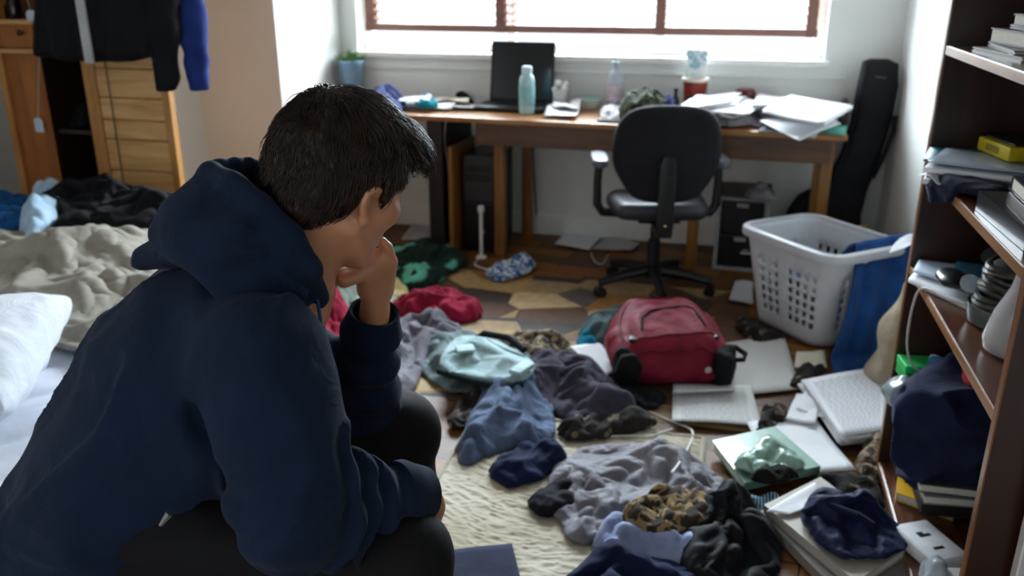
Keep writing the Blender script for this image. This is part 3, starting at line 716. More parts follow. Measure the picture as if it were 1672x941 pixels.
def hoodie_sdf(P):
    uv = P[:, [0, 2]]; W = .215-.035*np.clip((P[:, 0]+.30)/.4, 0, 1)
    d = inflate(uv, P[:, 1], TORSO, .15, W)
    # sleeves
    sl = cone(P, SN+np.array([0, .02, -.01]), EN, .094, .079); sl = smin(sl, cone(P, EN+np.array([.0, 0, -.004]), WN-(WN-EN)*.22, .073, .050), .03)
    sl2 = cone(P, SF, EF, .085, .072); sl2 = smin(sl2, cone(P, EF, WF-(WF-EF)*.25, .074, .053), .03)
    sl = sl+sleeve_rings(P, EN, WN, 33, .0100, .06, .84, 21)+sleeve_rings(P, SN, EN, 17, .0075, .45, 1.1, 22)
    sl2 = sl2+sleeve_rings(P, EF, WF, 26, .0085, .05, .85, 23)
    d = smin(d, sl, .035); d = smin(d, sl2, .035)
    # drag folds over the back, the underarm and the waist
    d = d+fold(P, J(215, 560, -.17), J(380, 790, -.2), .018, .010)+fold(P, J(300, 640, -.2), J(400, 800, -.22), .016, -.012)
    d = d+fold(P, J(120, 640, -.05), J(260, 780, -.16), .016, .007)+fold(P, J(70, 700, -.03), J(120, 860, -.12), .018, .009)+fold(P, J(150, 620, -.12), J(110, 800, -.14), .016, .007)
    d = d+fold(P, J(490, 500, -.16), J(515, 660, -.2), .010, .008)+fold(P, J(470, 520, -.2), J(505, 620, -.24), .009, .007)+fold(P, J(250, 800, -.17), J(345, 790, -.18), .012, .010)
    d = d+fold(P, J(505, 720, -.25), J(520, 790, -.27), .010, .009)+fold(P, J(40, 800, -.05), J(200, 880, -.2), .014, .008)+fold(P, J(60, 870, -.08), J(220, 915, -.2), .012, -.007)
    # long soft creases that run with the cloth: down the back and along the upper arm
    w1 = P+.03*np.stack([n1(P*6), n2(P*6), n3(P*6)], 1); back = np.clip(-(P[:, 0]+.05)/.12, 0, 1)
    cr = 1-np.abs(n1(w1*np.array([5, 17, 5], np.float32)+3))*2.2; d = d-.0110*back*np.clip(cr, 0, 1)**1.5
    cr = 1-np.abs(n2(w1*np.array([15, 6, 5], np.float32)+8))*2.2; d = d-.0095*(1-back)*np.clip(cr, 0, 1)**1.6
    cr = 1-np.abs(n3(w1*np.array([9, 9, 26], np.float32)+1))*2.2; d = d-.0110*np.clip((-P[:, 2]-.33)/.1, 0, 1)*np.clip(cr, 0, 1)**1.5
    # armhole seam, a thin groove over the shoulder
    sq = np.array([J(x, y, o) for x, y, o in ((395, 640, -.235), (396, 585, -.24), (420, 535, -.235), (462, 505, -.22), (498, 505, -.19))])
    g = None
    for a, b in zip(sq[:-1], sq[1:]):
        c = cone(P, a, b, .001, .001); g = c if g is None else np.minimum(g, c)
    gx = (P[:, 0]-sq[1][0])*0
    d = d+.0055*np.exp(-(g/.0055)**2)
    d = d+.004*n1(P*9)*np.clip(1-np.abs(P[:, 1])*0, 0, 1)+.0022*n2(P*np.array([14, 14, 30], np.float32))
    # neck opening
    d = smax(d, -cone(P, NECK_B+np.array([.0, 0, -.02]), NECK_A, .064, .085), .02)
    return d
X, Q = nets(hoodie_sdf, (-.60, -.40, -.66), (.30, .36, .10), .0052)
hoodie = fast_mesh('hoodie', toW(relax(X, Q, 2, .5)), Q, M_HOOD, PERSON)
# rib cuffs
def tube_part(name, a, b, ra, rb, mat, parent, n=40, lip=.006, ribs=True, flare=0):
    m = MB(); A = np.asarray(a); B = np.asarray(b); L = np.linalg.norm(B-A); Rm = Vector((B-A).tolist()).to_track_quat('Z', 'Y').to_matrix()
    pr = [(ra*.80, 0), (ra, .004), (ra*1.02, L*.3), ((ra+rb)/2, L*.6), (rb, L-.003), (rb-.001, L), (rb-lip, L-.001), (rb-lip, L*.4)]
    m.lathe(pr, A, n, Rm, cap=False); return m.build(name, mat, parent, local=False, smooth=True, angle=60)
wW = toW(np.array([WN-(WN-EN)*.235, WN+(WN-EN)*.05, WF-(WF-EF)*.27, WF-(WF-EF)*.02]))
tube_part('cuff', wW[0], wW[1], .056, .043, M_CUFF, PERSON); tube_part('cuff', wW[2], wW[3], .056, .045, M_CUFF, PERSON)
# hem band at the waist
# ---- hood fallen back on the shoulders
HOODP = JM([(338, 274), (318, 290), (290, 325), (268, 352), (262, 378), (240, 397), (222, 410), (221, 426), (240, 434), (290, 432), (345, 424), (420, 430), (470, 456), (518, 494), (521, 480), (505, 440), (480, 395), (455, 360), (425, 330), (385, 300), (356, 280)])
RIM = [J(519, 486, -.05), J(505, 440, -.095), J(474, 390, -.105), J(430, 337, -.098), J(385, 304, -.075), J(346, 284, -.030), J(352, 284, .03), J(400, 300, .085), J(450, 335, .105), J(500, 390, .10), J(528, 440, .08), J(530, 480, .03)]
RIMN = [RIM[0], RIM[1], RIM[2], RIM[3], RIM[4], RIM[5]]
def hood_sdf(P):
    uv = P[:, [0, 2]]
    d = inflate(uv, P[:, 1], HOODP, .050, .075+.062*np.clip((P[:, 0]+.22)/.2, 0, 1))
    r = None
    for a, b in zip(RIM[:-1], RIM[1:]):
        c = cone(P, a, b, .0165, .0165); r = c if r is None else smin(r, c, .012)
    # hollow inside
    cav = cone(P, J(480, 440, 0), J(415, 335, 0), .062, .062); cav = smin(cav, cone(P, J(490, 440, 0), H(-.02, 0, -.03), .062, .085), .03)
    cav = smin(cav, ell(P, J(392, 318, 0), (.05, .07, .035)), .03)
    d = smax(d, -cav, .015)
    for s in (-1, 1):                               # side walls joining the rim to the fallen hood
        for k in range(13):
            t = k/12*5; i = min(4, int(t)); q = RIMN[i]*(1-(t-i))+RIMN[i+1]*(t-i)
            a_ = np.array([q[0], s*abs(q[1]), q[2]]); e_ = a_+np.array([-.050, s*(.022 if s < 0 else .018), -.050]); e2 = e_+np.array([-.022, s*.004, -.034])
            d = smin(d, cone(P, a_, e_, .013, .020), .014); d = smin(d, cone(P, e_, e2, .020, .022), .014)
    d = smin(d, cone(P, J(320, 372, -.085), J(440, 402, -.108), .034, .034), .03)
    d = smin(d, r, .012)
    d = d+fold(P, J(290, 425, -.12), J(430, 405, -.165), .010, .010)+fold(P, J(280, 395, -.10), J(440, 360, -.16), .013, .010)+fold(P, J(300, 412, -.11), J(470, 415, -.165), .009, .007)
    d = d+fold(P, J(265, 345, -.03), J(275, 400, -.08), .008, .006)+fold(P, J(450, 440, -.15), J(515, 500, -.10), .008, .008)
    # stitched seam along the rim
    d = d+.004*n1(P*12)+.002*n2(P*30)
    return d
X, Q = nets(hood_sdf, (-.30, -.24, -.16), (.14, .22, .20), .0042)
hood = fast_mesh('hood', toW(relax(X, Q, 2, .5)), Q, M_HOOD, PERSON)
# drawstring, zip and pull
M_STR = plain('navy cord', '#22406f', rough=.8); M_ZIP = plain('zip tape', '#141d33', rough=.6); M_METAL = plain('dull metal', '#9a9a98', rough=.35, metal=.9)
zp = [J(521, 482, -.03), J(526, 560, -.04), J(529, 640, -.04), J(528, 738, -.04)]
MB().tube(toW(np.array(zp)), .005, 8).build('zip', M_ZIP, PERSON, local=False, smooth=True)
dp = [J(518, 490, -.075), J(523, 520, -.092), J(525, 600, -.098), J(527, 690, -.098), J(526, 742, -.094)]
MB().tube(toW(np.array(dp)), .0028, 8).build('drawstring', M_STR, PERSON, local=False, smooth=True)
t_ = toW(np.array([J(526, 742, -.094), J(526, 757, -.094)])); MB().tube(t_, .0035, 8).build('drawstring_tip', M_METAL, PERSON, local=False, smooth=True)
e_ = toW(J(515, 480, -.075)[None])[0]; MB().ico(e_, .005, 2).build('eyelet', M_METAL, PERSON, local=False, smooth=True)
# ---- trousers
M_TR = fabric('black track trousers', '#050507', '#08080b', rough=.75, weave=1800, fuzz=.03, wr=.2, wscale=10)
def trouser_sdf(P):
    def wide(a, b, ra, rb, k):
        s = np.array([1, 1/k, 1], np.float32); return cone(P*s, np.asarray(a)*s, np.asarray(b)*s, ra, rb)
    d = wide(PEL+np.array([0, 0, .02]), PEL+np.array([.06, 0, -.01]), .128, .125, 1.4)
    for Hh, K, A, s in ((HN, KN, AN, 31), (HF, KF, AF, 32)):
        leg = smin(cone(P, Hh, K, .108, .072), cone(P, K, A+np.array([-.01, 0, .02]), .073, .062), .025)
        leg = leg+sleeve_rings(P, Hh, K, 11, .005, .3, 1.2, s)+sleeve_rings(P, K, A, 9, .004, .1, .95, s+2)
        d = smin(d, leg, .04)
    d = d+fold(P, J(240, 900, -.2), J(420, 880, -.2), .015, .007)+.003*n3(P*12)
    return d
X, Q = nets(trouser_sdf, (-.56, -.42, floor_c+.02), (.30, .40, -.16), .0075)
fast_mesh('trousers', toW(relax(X, Q, 2, .5)), Q, M_TR, PERSON)
M_SHOE = plain('black shoe leather', '#15161a', rough=.5); M_SOLE = plain('shoe sole', '#d8d6d0', rough=.7)
for A in (AN, AF):
    a = toW((A+np.array([0, 0, -.09]))[None])[0]; Mx = Matrix.Translation(Vector(a.tolist())) @ Matrix.Rotation(_a, 4, 'Z')
    b = MB()
    def sec(u, v):
        x = -.075+.275*u; w = .036+.012*math.sin(PI*min(1, u*1.05))-.012*(u-.5); h = .105-.075*max(0, min(1, (u-.25)/.45))**.8
        if u > .9: h *= 1-.5*(u-.9)/.1; w *= 1-.35*(u-.9)/.1
        t = PI*v; return (x, math.cos(t)*w*(1 if abs(math.cos(t)) < .9 else .96), .022+h*math.sin(t)**.7)
    b.grid(sec, 22, 14); b.build('shoe', M_SHOE, PERSON, M=wloc(PERSON).inverted() @ Mx, smooth=True, angle=80, solid=.003)
    b = MB(); b.prism([(-.08+.0, -.03), (-.06, -.04), (.1, -.05), (.17, -.045), (.205, -.02), (.205, .02), (.17, .045), (.1, .05), (-.06, .04), (-.08, .03)], 0.0, .024, bev=.006)
    b.build('shoe_sole', M_SOLE, PERSON, M=wloc(PERSON).inverted() @ Mx, smooth=True)
# zip pull on the trouser pocket
q = toW(np.array([J(262, 858, -.235), J(277, 838, -.235)])); MB().tube(q, [.003, .006], 6).build('zipper_pull', M_METAL, PERSON, local=False, smooth=True)
# ---- hair: a cap that follows the skull, covered by combed strands
M_HAIR = None
def hair_mat():
    m, nt, b = nodes('dark brown hair'); L = nt.links
    tc = N(nt, 'ShaderNodeTexCoord'); t = N(nt, 'ShaderNodeTexNoise', {'Scale': 60.0, 'Detail': 3.0}); L.new(tc.outputs['Object'], t.inputs['Vector'])
    r = ramp(nt, [(.3, srgb('#0a0604')), (.75, srgb('#3a2415'))]); L.new(t.outputs['Fac'], r.inputs['Fac']); L.new(r.outputs['Color'], b.inputs['Base Color'])
    b.inputs['Roughness'].default_value = .36; b.inputs['Specular IOR Level'].default_value = .38; return m
M_HAIR = hair_mat()
def hairline(q):
    """>0 where scalp carries hair; q in head units"""
    x, y, z = q[:, 0], np.abs(q[:, 1]), q[:, 2]
    back = z-(-.078+.028*np.clip((x+.10)/.06, 0, 1)-.0*y)                    # nape line
    line = np.interp(x, [-.12, -.075, -.040, -.026, -.020, .004, .012, .022, .030, .060, .085, .11], [-.092, -.085, -.060, -.034, .000, .038, .012, -.012, .012, .048, .062, .066])
    return z-line+.004*n3(q*60)
def cap_sdf(P):
    q = ((P-HC.astype(np.float32))@HR.astype(np.float32))/HS
    d = ell(q, (-.012, 0, .034), (.112, .090, .100))
    d = smin(d, ell(q, (.048, .0, .074), (.062, .058, .036)), .03)
    d = smin(d, ell(q, (-.072, 0, -.030), (.036, .060, .050)), .03)
    d = smax(d, -hairline(q)*.8, .006)
    d = d+.004*n1(q*np.array([18, 26, 18], np.float32))+.002*n2(q*55)
    return d*HS
X, Q = nets(cap_sdf, HC-.17, HC+.17, .004)
hair = fast_mesh('hair', toW(relax(X, Q, 1)), Q, M_HAIR, PERSON)
# strands
r_ = np.random.default_rng(3); NS = 7000
qv = ((X-HC)@HR)/HS; hl = hairline(qv.astype(np.float32))
cen_q = np.array([-.012, 0, .02]); ok = np.where((hl > .003) & (np.linalg.norm((qv-cen_q)/np.array([.112, .09, .10]), axis=1) > .80))[0]
sel = r_.choice(ok, NS); root = qv[sel]+r_.normal(0, .0015, (NS, 3))
def capq(q): return cap_sdf((q*HS@HR.T+HC).astype(np.float32))/HS
def grad(q, e=.002):
    g = np.stack([capq(q+np.eye(3)[i]*e)-capq(q-np.eye(3)[i]*e) for i in range(3)], 1); return g/(np.linalg.norm(g, axis=1)[:, None]+1e-9)
crown = np.array([-.062, .010, .118])
fl = root-crown; dist = np.linalg.norm(fl, axis=1); fl = fl/dist[:, None]
down = np.clip((.05-root[:, 2])/.06, 0, 1); fl = fl*(1-.6*down[:, None])+down[:, None]*np.array([0, 0, -.9])
front = np.clip((root[:, 0]-.01)/.07, 0, 1)*np.clip((root[:, 2]-.045)/.04, 0, 1)
fl = fl+front[:, None]*np.array([.8, -.45, .05])
sw = np.cross(np.array([0, 0, 1.0]), root-crown)*5.0; fl = fl+.5*sw*np.exp(-(dist/.05)**2)[:, None]
clump = np.stack([n1((root*30).astype(np.float32)+s) for s in (1, 9, 17)], 1); fl = fl+.75*clump+.14*r_.normal(size=root.shape)
L = (.030+.026*front+.012*r_.random(NS))*np.where(root[:, 2] < -.035, .5, 1)*np.where(hl[sel] < .02, .75, 1)
nseg = 6; pts = [root]; p = root.copy(); d_ = fl
lift = (.001+.0055*r_.random(NS)**2)*(1+1.2*front); wild = (r_.random(NS) < .06)
lift = lift+wild*.006*r_.random(NS)
for k in range(nseg):
    nrm = grad(p); t = d_-nrm*(d_*nrm).sum(1)[:, None]; t /= np.linalg.norm(t, axis=1)[:, None]+1e-9
    p = p+t*(L/nseg)[:, None]; dd = capq(p); nrm = grad(p)
    sf = p-nrm*np.clip(dd, -.02, .02)[:, None]
    lf = lift*math.sin(PI*min(.62, (k+1)/nseg*.75))+front*.011*((k+1)/nseg)*(.4+1.2*r_.random(NS))
    free = np.where((front > .45) | (hl[sel] < .012), .55, 0)[:, None]      # fringe and hairline tips leave the surface
    p = (sf+nrm*lf[:, None])*(1-free)+p*free
    d_ = d_+.10*r_.normal(size=root.shape)+np.array([0, 0, -.10]); pts.append(p.copy())
pts = np.stack(pts, 1)                              # n, seg+1, 3
rad = .0006*np.linspace(1, .35, nseg+1)
tan = np.gradient(pts, axis=1); nn = (pts-cen_q); s1 = np.cross(tan, nn); s1 /= np.linalg.norm(s1, axis=2)[..., None]+1e-9; s2 = np.cross(tan, s1); s2 /= np.linalg.norm(s2, axis=2)[..., None]+1e-9
ang = [0, 2*PI/3, 4*PI/3]
ring = np.stack([pts+(s1*math.cos(a)+s2*math.sin(a))*rad[None, :, None]*1.5 for a in ang], 2)      # n, s, 3, 3
n_, s_ = ring.shape[:2]; idx = np.arange(n_*s_*3).reshape(n_, s_, 3)
Qs = np.concatenate([np.stack([idx[:, :-1, k], idx[:, :-1, (k+1) % 3], idx[:, 1:, (k+1) % 3], idx[:, 1:, k]], -1).reshape(-1, 4) for k in range(3)])
Xs = ring.reshape(-1, 3)*HS@HR.T+HC
fast_mesh('hair_strands', toW(Xs), Qs, M_HAIR, PERSON)['kind'] = 'stuff'
# ================================================================== BED
M_SHEET = fabric('white cotton sheet', '#d3d7e2', '#e2e5ee', rough=.9, var=.05, weave=1200, fuzz=.1, wr=.3, wscale=7)
M_PILL = fabric('white pillow cotton', '#dfe3ee', '#eceef6', var=.04, weave=1400, fuzz=.1, wr=.6, wscale=9)
M_DUVET = fabric('grey beige duvet cotton', '#8f897e', '#a39c90', var=.06, weave=1200, fuzz=.12, wr=.15, wscale=8)
M_PINE = wood('pine', '#bd8648', '#e8b97c', rough=.45, axis='X', scale=5); M_PINEZ = wood('pine upright', '#a06a32', '#cf9550', rough=.45, axis='Z', scale=5)
BA = math.radians(22); bu = np.array([math.cos(BA), math.sin(BA)]); bv = np.array([-math.sin(BA), math.cos(BA)])
BP = np.array([-.80, 1.10]); BZ = .49
def bedpt(u, v): return BP+bu*u+bv*v          # u<0 into the bed, v along its edge
B0, B1, BW = -.62, 1.62, -1.75
bed = thing('bed', 'unmade low bed with white sheet on which the person sits', 'bed', (*bedpt(BW/2, .5), 0), rz=BA)
Lb = B1-B0
MB().box((BW/2+.02, -Lb/2+.02, .14), (-BW/2-.02, Lb/2-.02, .28), .01).build('bed_frame', M_PINE, bed)
for sx in (-1, 1):
    for sy in (-1, 1): MB().box((sx*(-BW/2-.08)-.03, sy*(Lb/2-.08)-.03, 0), (sx*(-BW/2-.08)+.03, sy*(Lb/2-.08)+.03, .15), .005).build('leg', M_PINEZ, bed)
MB().box((BW/2, -Lb/2, .28), (-BW/2, Lb/2, BZ-.012), .05, seg=4).build('mattress', M_SHEET, bed, smooth=True)
vs_ = VN(61)
def sheetfn(u, v):
    x = (u-.5)*(-BW+.03); y = (v-.5)*(Lb+.03); e = min(min(u, 1-u)*(-BW), min(v, 1-v)*Lb)
    q = np.array([[x*2.0+y*1.5, y*9-x*5, 1.0]]); w_ = vs_(q)[0]; q2 = np.array([[x*5, y*5, 3.0]])
    z = BZ-.008+.013*abs(w_)+.008*vs_(q2)[0]
    if e < .05: z -= .05*(1-e/.05)**2
    # the seat is pressed in under the person
    return (x, y, z)
sh = MB().grid(sheetfn, 150, 190).build('fitted_sheet', M_SHEET, bed, smooth=True, angle=180)
# pillow
def pillow(name, label, c, a, sx, sy, th, tilt, mat, seed):
    Rm = np.array(Rz(a) @ Rx(tilt)); vn = VN(seed)
    def f(P):
        q = (P-c)@Rm; u = np.abs(q[:, 0])/sx; v = np.abs(q[:, 1])/sy
        edge = np.maximum(0, 1-u**2.6)*np.maximum(0, 1-v**2.6)
        h = th*edge**.42+.004
        fl_ = np.exp(-((1-np.maximum(u, v))/.25)**2)
        h = h*(1+.12*vn(q*9)+.16*fl_*vn(q*26+4))
        d = (np.abs(q[:, 2])-h)*.55; return np.maximum(d, np.maximum(np.abs(q[:, 0])-sx*.995, np.abs(q[:, 1])-sy*.995))
    X, Q = nets(f, c-np.array([sx+.1, sx+.1, th+.2]), c+np.array([sx+.1, sx+.1, th+.2]), .0085, slack=2.4)
    o = fast_mesh(name, relax(X, Q, 3), Q, mat); return setp(o, label, 'pillow')
pc = G(-112, 605, BZ+.10)
pillow('pillow', 'plump white pillow lying on the bed at the left edge of the photo', pc, math.radians(-62), .34, .26, .11, math.radians(8), M_PILL, 71)
# duvet thrown back
dv = px([(-170, 420), (-60, 392), (60, 372), (170, 350), (290, 345), (400, 400), (400, 470), (330, 540), (250, 570), (150, 585), (70, 560), (-40, 520), (-160, 500)], BZ+.02)
pk = [(*G(150, 440, BZ)[:2], .075, .20), (*G(60, 480, BZ)[:2], .06, .16), (*G(200, 500, BZ)[:2], .03, .14), (*G(210, 370, BZ)[:2], .05, .16)]
cloth('duvet', dv, M_DUVET, 'crumpled grey beige duvet pushed back across the bed', 'duvet', z0=BZ+.01, mound=.07, step=.02, ex=1.35, seed=5, it=160, peaks=pk, aniso=.8, adir=math.radians(60), thick=.012, edge=.5, fold=1.6, fs=.6, jag=1.5)
M_BLACKC = fabric('black cotton', '#0a0a0e', '#0f0f14', weave=1200, fuzz=.12, wr=.3)
bl = px([(30, 352), (60, 335), (150, 326), (260, 326), (330, 340), (330, 372), (240, 382), (150, 384), (70, 386), (40, 375)], BZ+.06)
cloth('black_garment', bl, M_BLACKC, 'heap of black clothing lying on the far end of the bed', z0=BZ+.05, mound=.14, step=.02, ex=1.22, seed=8, peaks=[(*G(200, 345, BZ)[:2], .05, .2)], aniso=.6, adir=.9)
M_BLUEC = fabric('bright blue cotton', '#12406e', '#1a5a92', weave=1200, fuzz=.12, wr=.3)
bb = px([(-150, 345), (-60, 330), (40, 326), (84, 334), (70, 362), (30, 380), (-60, 385), (-150, 385)], BZ+.06)
cloth('blue_garment', bb, M_BLUEC, 'bright blue garment heaped at the left of the black clothing on the bed', z0=BZ+.05, mound=.13, step=.02, ex=1.25, seed=9)
M_PALEC = fabric('pale blue cotton', '#8fb4cf', '#b9cede', weave=1200, fuzz=.1, wr=.25)
pb = px([(44, 346), (80, 326), (120, 330), (100, 360), (70, 392), (30, 396)], BZ+.06)
cloth('pale_blue_garment', pb, M_PALEC, 'pale blue cloth squeezed between the bright blue and the black clothes on the bed', z0=BZ+.05, mound=.115, step=.02, ex=1.2, seed=10)
# ================================================================== WARDROBE and the clothes hanging on it
WY = 3.42
M_ORW = wood('orange pine', '#8a4c18', '#b9722c', rough=.4, axis='Z', scale=5); M_DKW = wood('shade darkened wood', '#1c0f0b', '#2f1a12', rough=.5, axis='Z')  # the dark wood paints the shade of the wardrobe interior into its colour
wa = thing('wardrobe', 'open pine wardrobe with a drawer fronted door standing by the pale wall', 'wardrobe', (-3.0, WY+.25, 0))
WH = 2.05
MB().box((-3.30, WY, 0), (-3.265, WY+.5, WH), .003).build('side_panel', M_PINEZ, wa, local=False)
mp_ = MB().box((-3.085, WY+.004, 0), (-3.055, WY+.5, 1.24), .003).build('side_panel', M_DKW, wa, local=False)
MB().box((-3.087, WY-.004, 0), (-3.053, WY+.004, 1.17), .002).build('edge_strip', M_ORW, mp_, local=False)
MB().box((-2.849, WY+.01, .06), (-2.8455, WY+.46, WH-.02)).build('lining', M_DKW, wa, local=False)  # dark sheet added over the inner face so the opening reads as shaded
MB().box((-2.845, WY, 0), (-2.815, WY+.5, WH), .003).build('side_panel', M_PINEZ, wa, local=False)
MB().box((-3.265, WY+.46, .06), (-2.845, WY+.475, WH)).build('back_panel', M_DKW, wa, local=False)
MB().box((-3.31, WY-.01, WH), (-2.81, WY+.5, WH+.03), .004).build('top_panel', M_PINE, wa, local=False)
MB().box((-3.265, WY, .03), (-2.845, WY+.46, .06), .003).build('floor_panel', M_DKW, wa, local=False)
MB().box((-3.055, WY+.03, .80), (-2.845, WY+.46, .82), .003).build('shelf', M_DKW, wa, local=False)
MB().box((-3.265, WY+.02, .05), (-3.087, WY+.04, 1.17), .003).build('door', M_ORW, wa, local=False)
MB().box((-3.27, WY-.012, 1.165), (-3.05, WY+.46, 1.185), .003).build('shelf', M_PINE, wa, local=False)
zt = atY(30, 38, WY)[2]
dr = MB().box((-3.262, WY-.012, 1.19), (-3.057, WY+.4, zt-.005), .004).build('drawer', M_ORW, wa, local=False)
MB().box((-3.27, WY-.012, zt-.004), (-3.05, WY+.46, zt+.014), .003).build('shelf', M_PINE, wa, local=False)
kx = atY(38, 53, WY-.02); MB().lathe([(.004, 0), (.005, .012), (.013, .018), (.014, .026), (.008, .031)], kx, 16, Rx(PI/2)).build('knob', plain('dark metal knob', '#3a3733', rough=.3, metal=.8), dr, local=False, smooth=True)
# door leaf with drawer fronts
x0, x1 = atY(158, 180, WY)[0], atY(283, 180, WY)[0]
dl = MB(); dl.box((x0, WY-.02, .04), (x0+.035, WY+.02, WH-.02), .003); dl.box((x1-.035, WY-.02, .04), (x1, WY+.02, WH-.02), .003); dl.box((x0+.035, WY+.0, .04), (x1-.035, WY+.016, WH-.02))
leaf = dl.build('door', M_PINEZ, wa, local=False)
zz = [atY(220, y, WY)[2] for y in (-60, 10, 62, 112, 160, 196, 228, 278, 330, 380)]; zz.append(.06)
for i in range(len(zz)-1):
    d_ = MB().box((x0+.037, WY-.016, zz[i+1]+.003), (x1-.037, WY-.001, zz[i]-.003), .004).build('drawer_front', M_PINE, leaf, local=False)
    kz = (zz[i]+zz[i+1])/2
cord = MB().tube([(x0+.10, WY-.03, 1.45), (x0+.103, WY-.026, 1.0), (x0+.102, WY-.026, .7), (x0+.104, WY-.025, .5)], .0022, 6).build('string_of_cord', plain('black cord', '#17150f', rough=.7), None, smooth=True)
setp(cord, 'thin dark cord hanging down over the pine drawer fronts', 'cord')
# rail that carries the clothes (above the picture)
b = MB(); b.tube([(-3.28, WY-.16, 1.80), (-2.12, WY-.16, 1.80)], .012, 12); b.tube([(-3.28, WY-.16, 1.80), (-3.28, WY+.01, 1.80)], .012, 10); b.tube([(-2.80, WY-.16, 1.80), (-2.80, WY+.01, 1.80)], .012, 10)
b.build('hanging_rail', plain('steel tube', '#b8b8b8', rough=.3, metal=.9), wa, local=False, smooth=True)
def hang(name, label, body, sleeves, Y, th, mat, seed, cat, cut=0.0):
    vn = VN(seed)
    def f(P):
        uv = P[:, [0, 2]]
        fo = .014*np.sin(P[:, 0]*46+2.5*vn(P*np.array([6, 6, 2.5], np.float32)))*np.clip((1.6-P[:, 2])/.4, .2, 1)+.006*vn(P*np.array([20, 20, 9], np.float32))
        w_ = P[:, 1]-Y-fo
        d = inflate(uv, w_, body, .05, th)
        for s in sleeves:
            e = None
            for a, b_, ra, rb in s:
                c = cone(P-np.stack([0*fo, fo*.5, 0*fo], 1), a, b_, ra, rb); e = c if e is None else smin(e, c, .02)
            e = e+.006*np.sin(P[:, 2]*38+3*vn(P*8))
            d = smin(d, e, .02)
        return smax(d, cut-P[:, 2], .006)
    allp = np.array(body); lo = np.array([allp[:, 0].min()-.25, Y-.16, .85]); hi = np.array([allp[:, 0].max()+.28, Y+.16, 1.86])
    X, Q = nets(f, lo, hi, .007); o = fast_mesh(name, relax(X, Q, 2), Q, mat); setp(o, label, cat); return o
M_JKT = fabric('black jacket cloth', '#0d0d11', '#131318', rough=.8, weave=1400, fuzz=.1, wr=.2, wscale=14)
M_BLH = fabric('royal blue fleece', '#1c2c66', '#243a80', rough=.9, weave=1400, fuzz=.2, wr=.2, wscale=14)
JY = WY-.16
def A(x, y, Y=JY): return atY(x, y, Y)
bx = lambda x, y: tuple(A(x, y)[[0, 2]])
bodyJ = [bx(64, 92), bx(110, 99), bx(150, 101), bx(175, 101), bx(215, 101), bx(252, 92), bx(256, 20), (A(250, 0)[0], 1.45), (A(250, 0)[0]+.03, 1.62), (-2.62, 1.73), (-2.72, 1.73), (A(64, 0)[0], 1.62), (A(62, 0)[0], 1.4)]
slv = [[(A(268, -40), A(272, 60), .062, .055), (A(272, 60), A(272, 128), .055, .042), (A(272, 128), A(271, 150), .044, .042), (np.array([A(250, 0)[0], JY, 1.60]), A(268, -40), .075, .062)]]
jk = hang('jacket', 'black zip jacket hanging in front of the wardrobe', bodyJ, slv, JY, .055, M_JKT, 81, 'jacket', cut=A(272, 149)[2])
MB().box((A(150, 50)[0], JY-.074, A(157, 101)[2]), (A(164, 50)[0], JY-.062, 1.66), .003).build('zip_facing', fabric('white zip tape', '#b9bab8', fuzz=.05, wr=.1), jk, local=False)
HY = WY-.07
A2 = lambda x, y: atY(x, y, HY)
b2 = lambda x, y: tuple(A2(x, y)[[0, 2]])
bodyH = [b2(200, 70), b2(270, 75), b2(292, 60), b2(296, 10), (A2(290, 0)[0]-.01, 1.45), (A2(285, 0)[0], 1.62), (-2.48, 1.72), (-2.62, 1.72), (-2.75, 1.6), b2(180, 0)]
slh = [[(np.array([A2(285, 0)[0]-.02, HY, 1.60]), A2(306, -30), .07, .06), (A2(306, -30), A2(318, 70), .058, .052), (A2(318, 70), A2(324, 128), .052, .040), (A2(324, 128), A2(325, 152), .042, .040)]]
hd = hang('hanging_hoodie', 'royal blue sweatshirt hanging behind the black jacket', bodyH, slh, HY, .04, M_BLH, 82, 'sweatshirt', cut=A2(325, 148)[2])
M_WIRE = plain('hanger wire', '#8a8a88', rough=.35, metal=.9)
for o, xx, yy in ((jk, -2.66, JY), (hd, -2.55, HY)):
    b = MB(); b.tube([(xx-.18, yy, 1.62), (xx, yy, 1.725), (xx+.18, yy, 1.62)], .005, 8); b.tube([(xx, yy, 1.725), (xx, yy, 1.78), (xx+.012, JY+.012 if yy == JY else yy-.03, 1.822), (xx, JY if yy == JY else JY+.015, 1.816)], .003, 8)
    b.build('hanger', M_WIRE, o, local=False, smooth=True)
# small things on the wardrobe
M_TAG = plain('paper tag', '#cfd8e6', rough=.7); zt2 = zt+.014
def tag_obj(name, label, pts, w, h, z):
    t = thing(name, label, 'tag', (float(pts[-1][0]), float(pts[-1][1]), float(pts[-1][2])-h))
    MB().tube(pts, .0016, 6).build('string', plain('tag string', '#c9c6bd', rough=.8), t, local=False, smooth=True)
    x, y, q = [float(c) for c in pts[-1]]
    MB().prism([(x-w/2, q-h), (x+w/2, q-h), (x+w/2, q-.008), (x+w*.25, q+.004), (x-w*.25, q+.004), (x-w/2, q-.008)], y-.002, y+.001, axes=(0, 2, 1)).build('card', M_TAG, t, local=False, M=None)
    return t
tag_obj('price_tag', 'white paper tag dangling on a long string below the small drawer', [atY(64, 66, WY-.02), atY(65, 75, WY-.025), atY(63, 130, WY-.02), atY(62, 194, WY-.02)], .045, .062, 0)
tag_obj('price_tag', 'white paper tag on a string above the small wardrobe drawer', [atY(38, -20, WY-.03), atY(45, 0, WY-.03), atY(50, 18, WY-.025)], .05, .04, 0)
M_DJ = plain('dark glass', '#15110e', rough=.12, coat=.4)
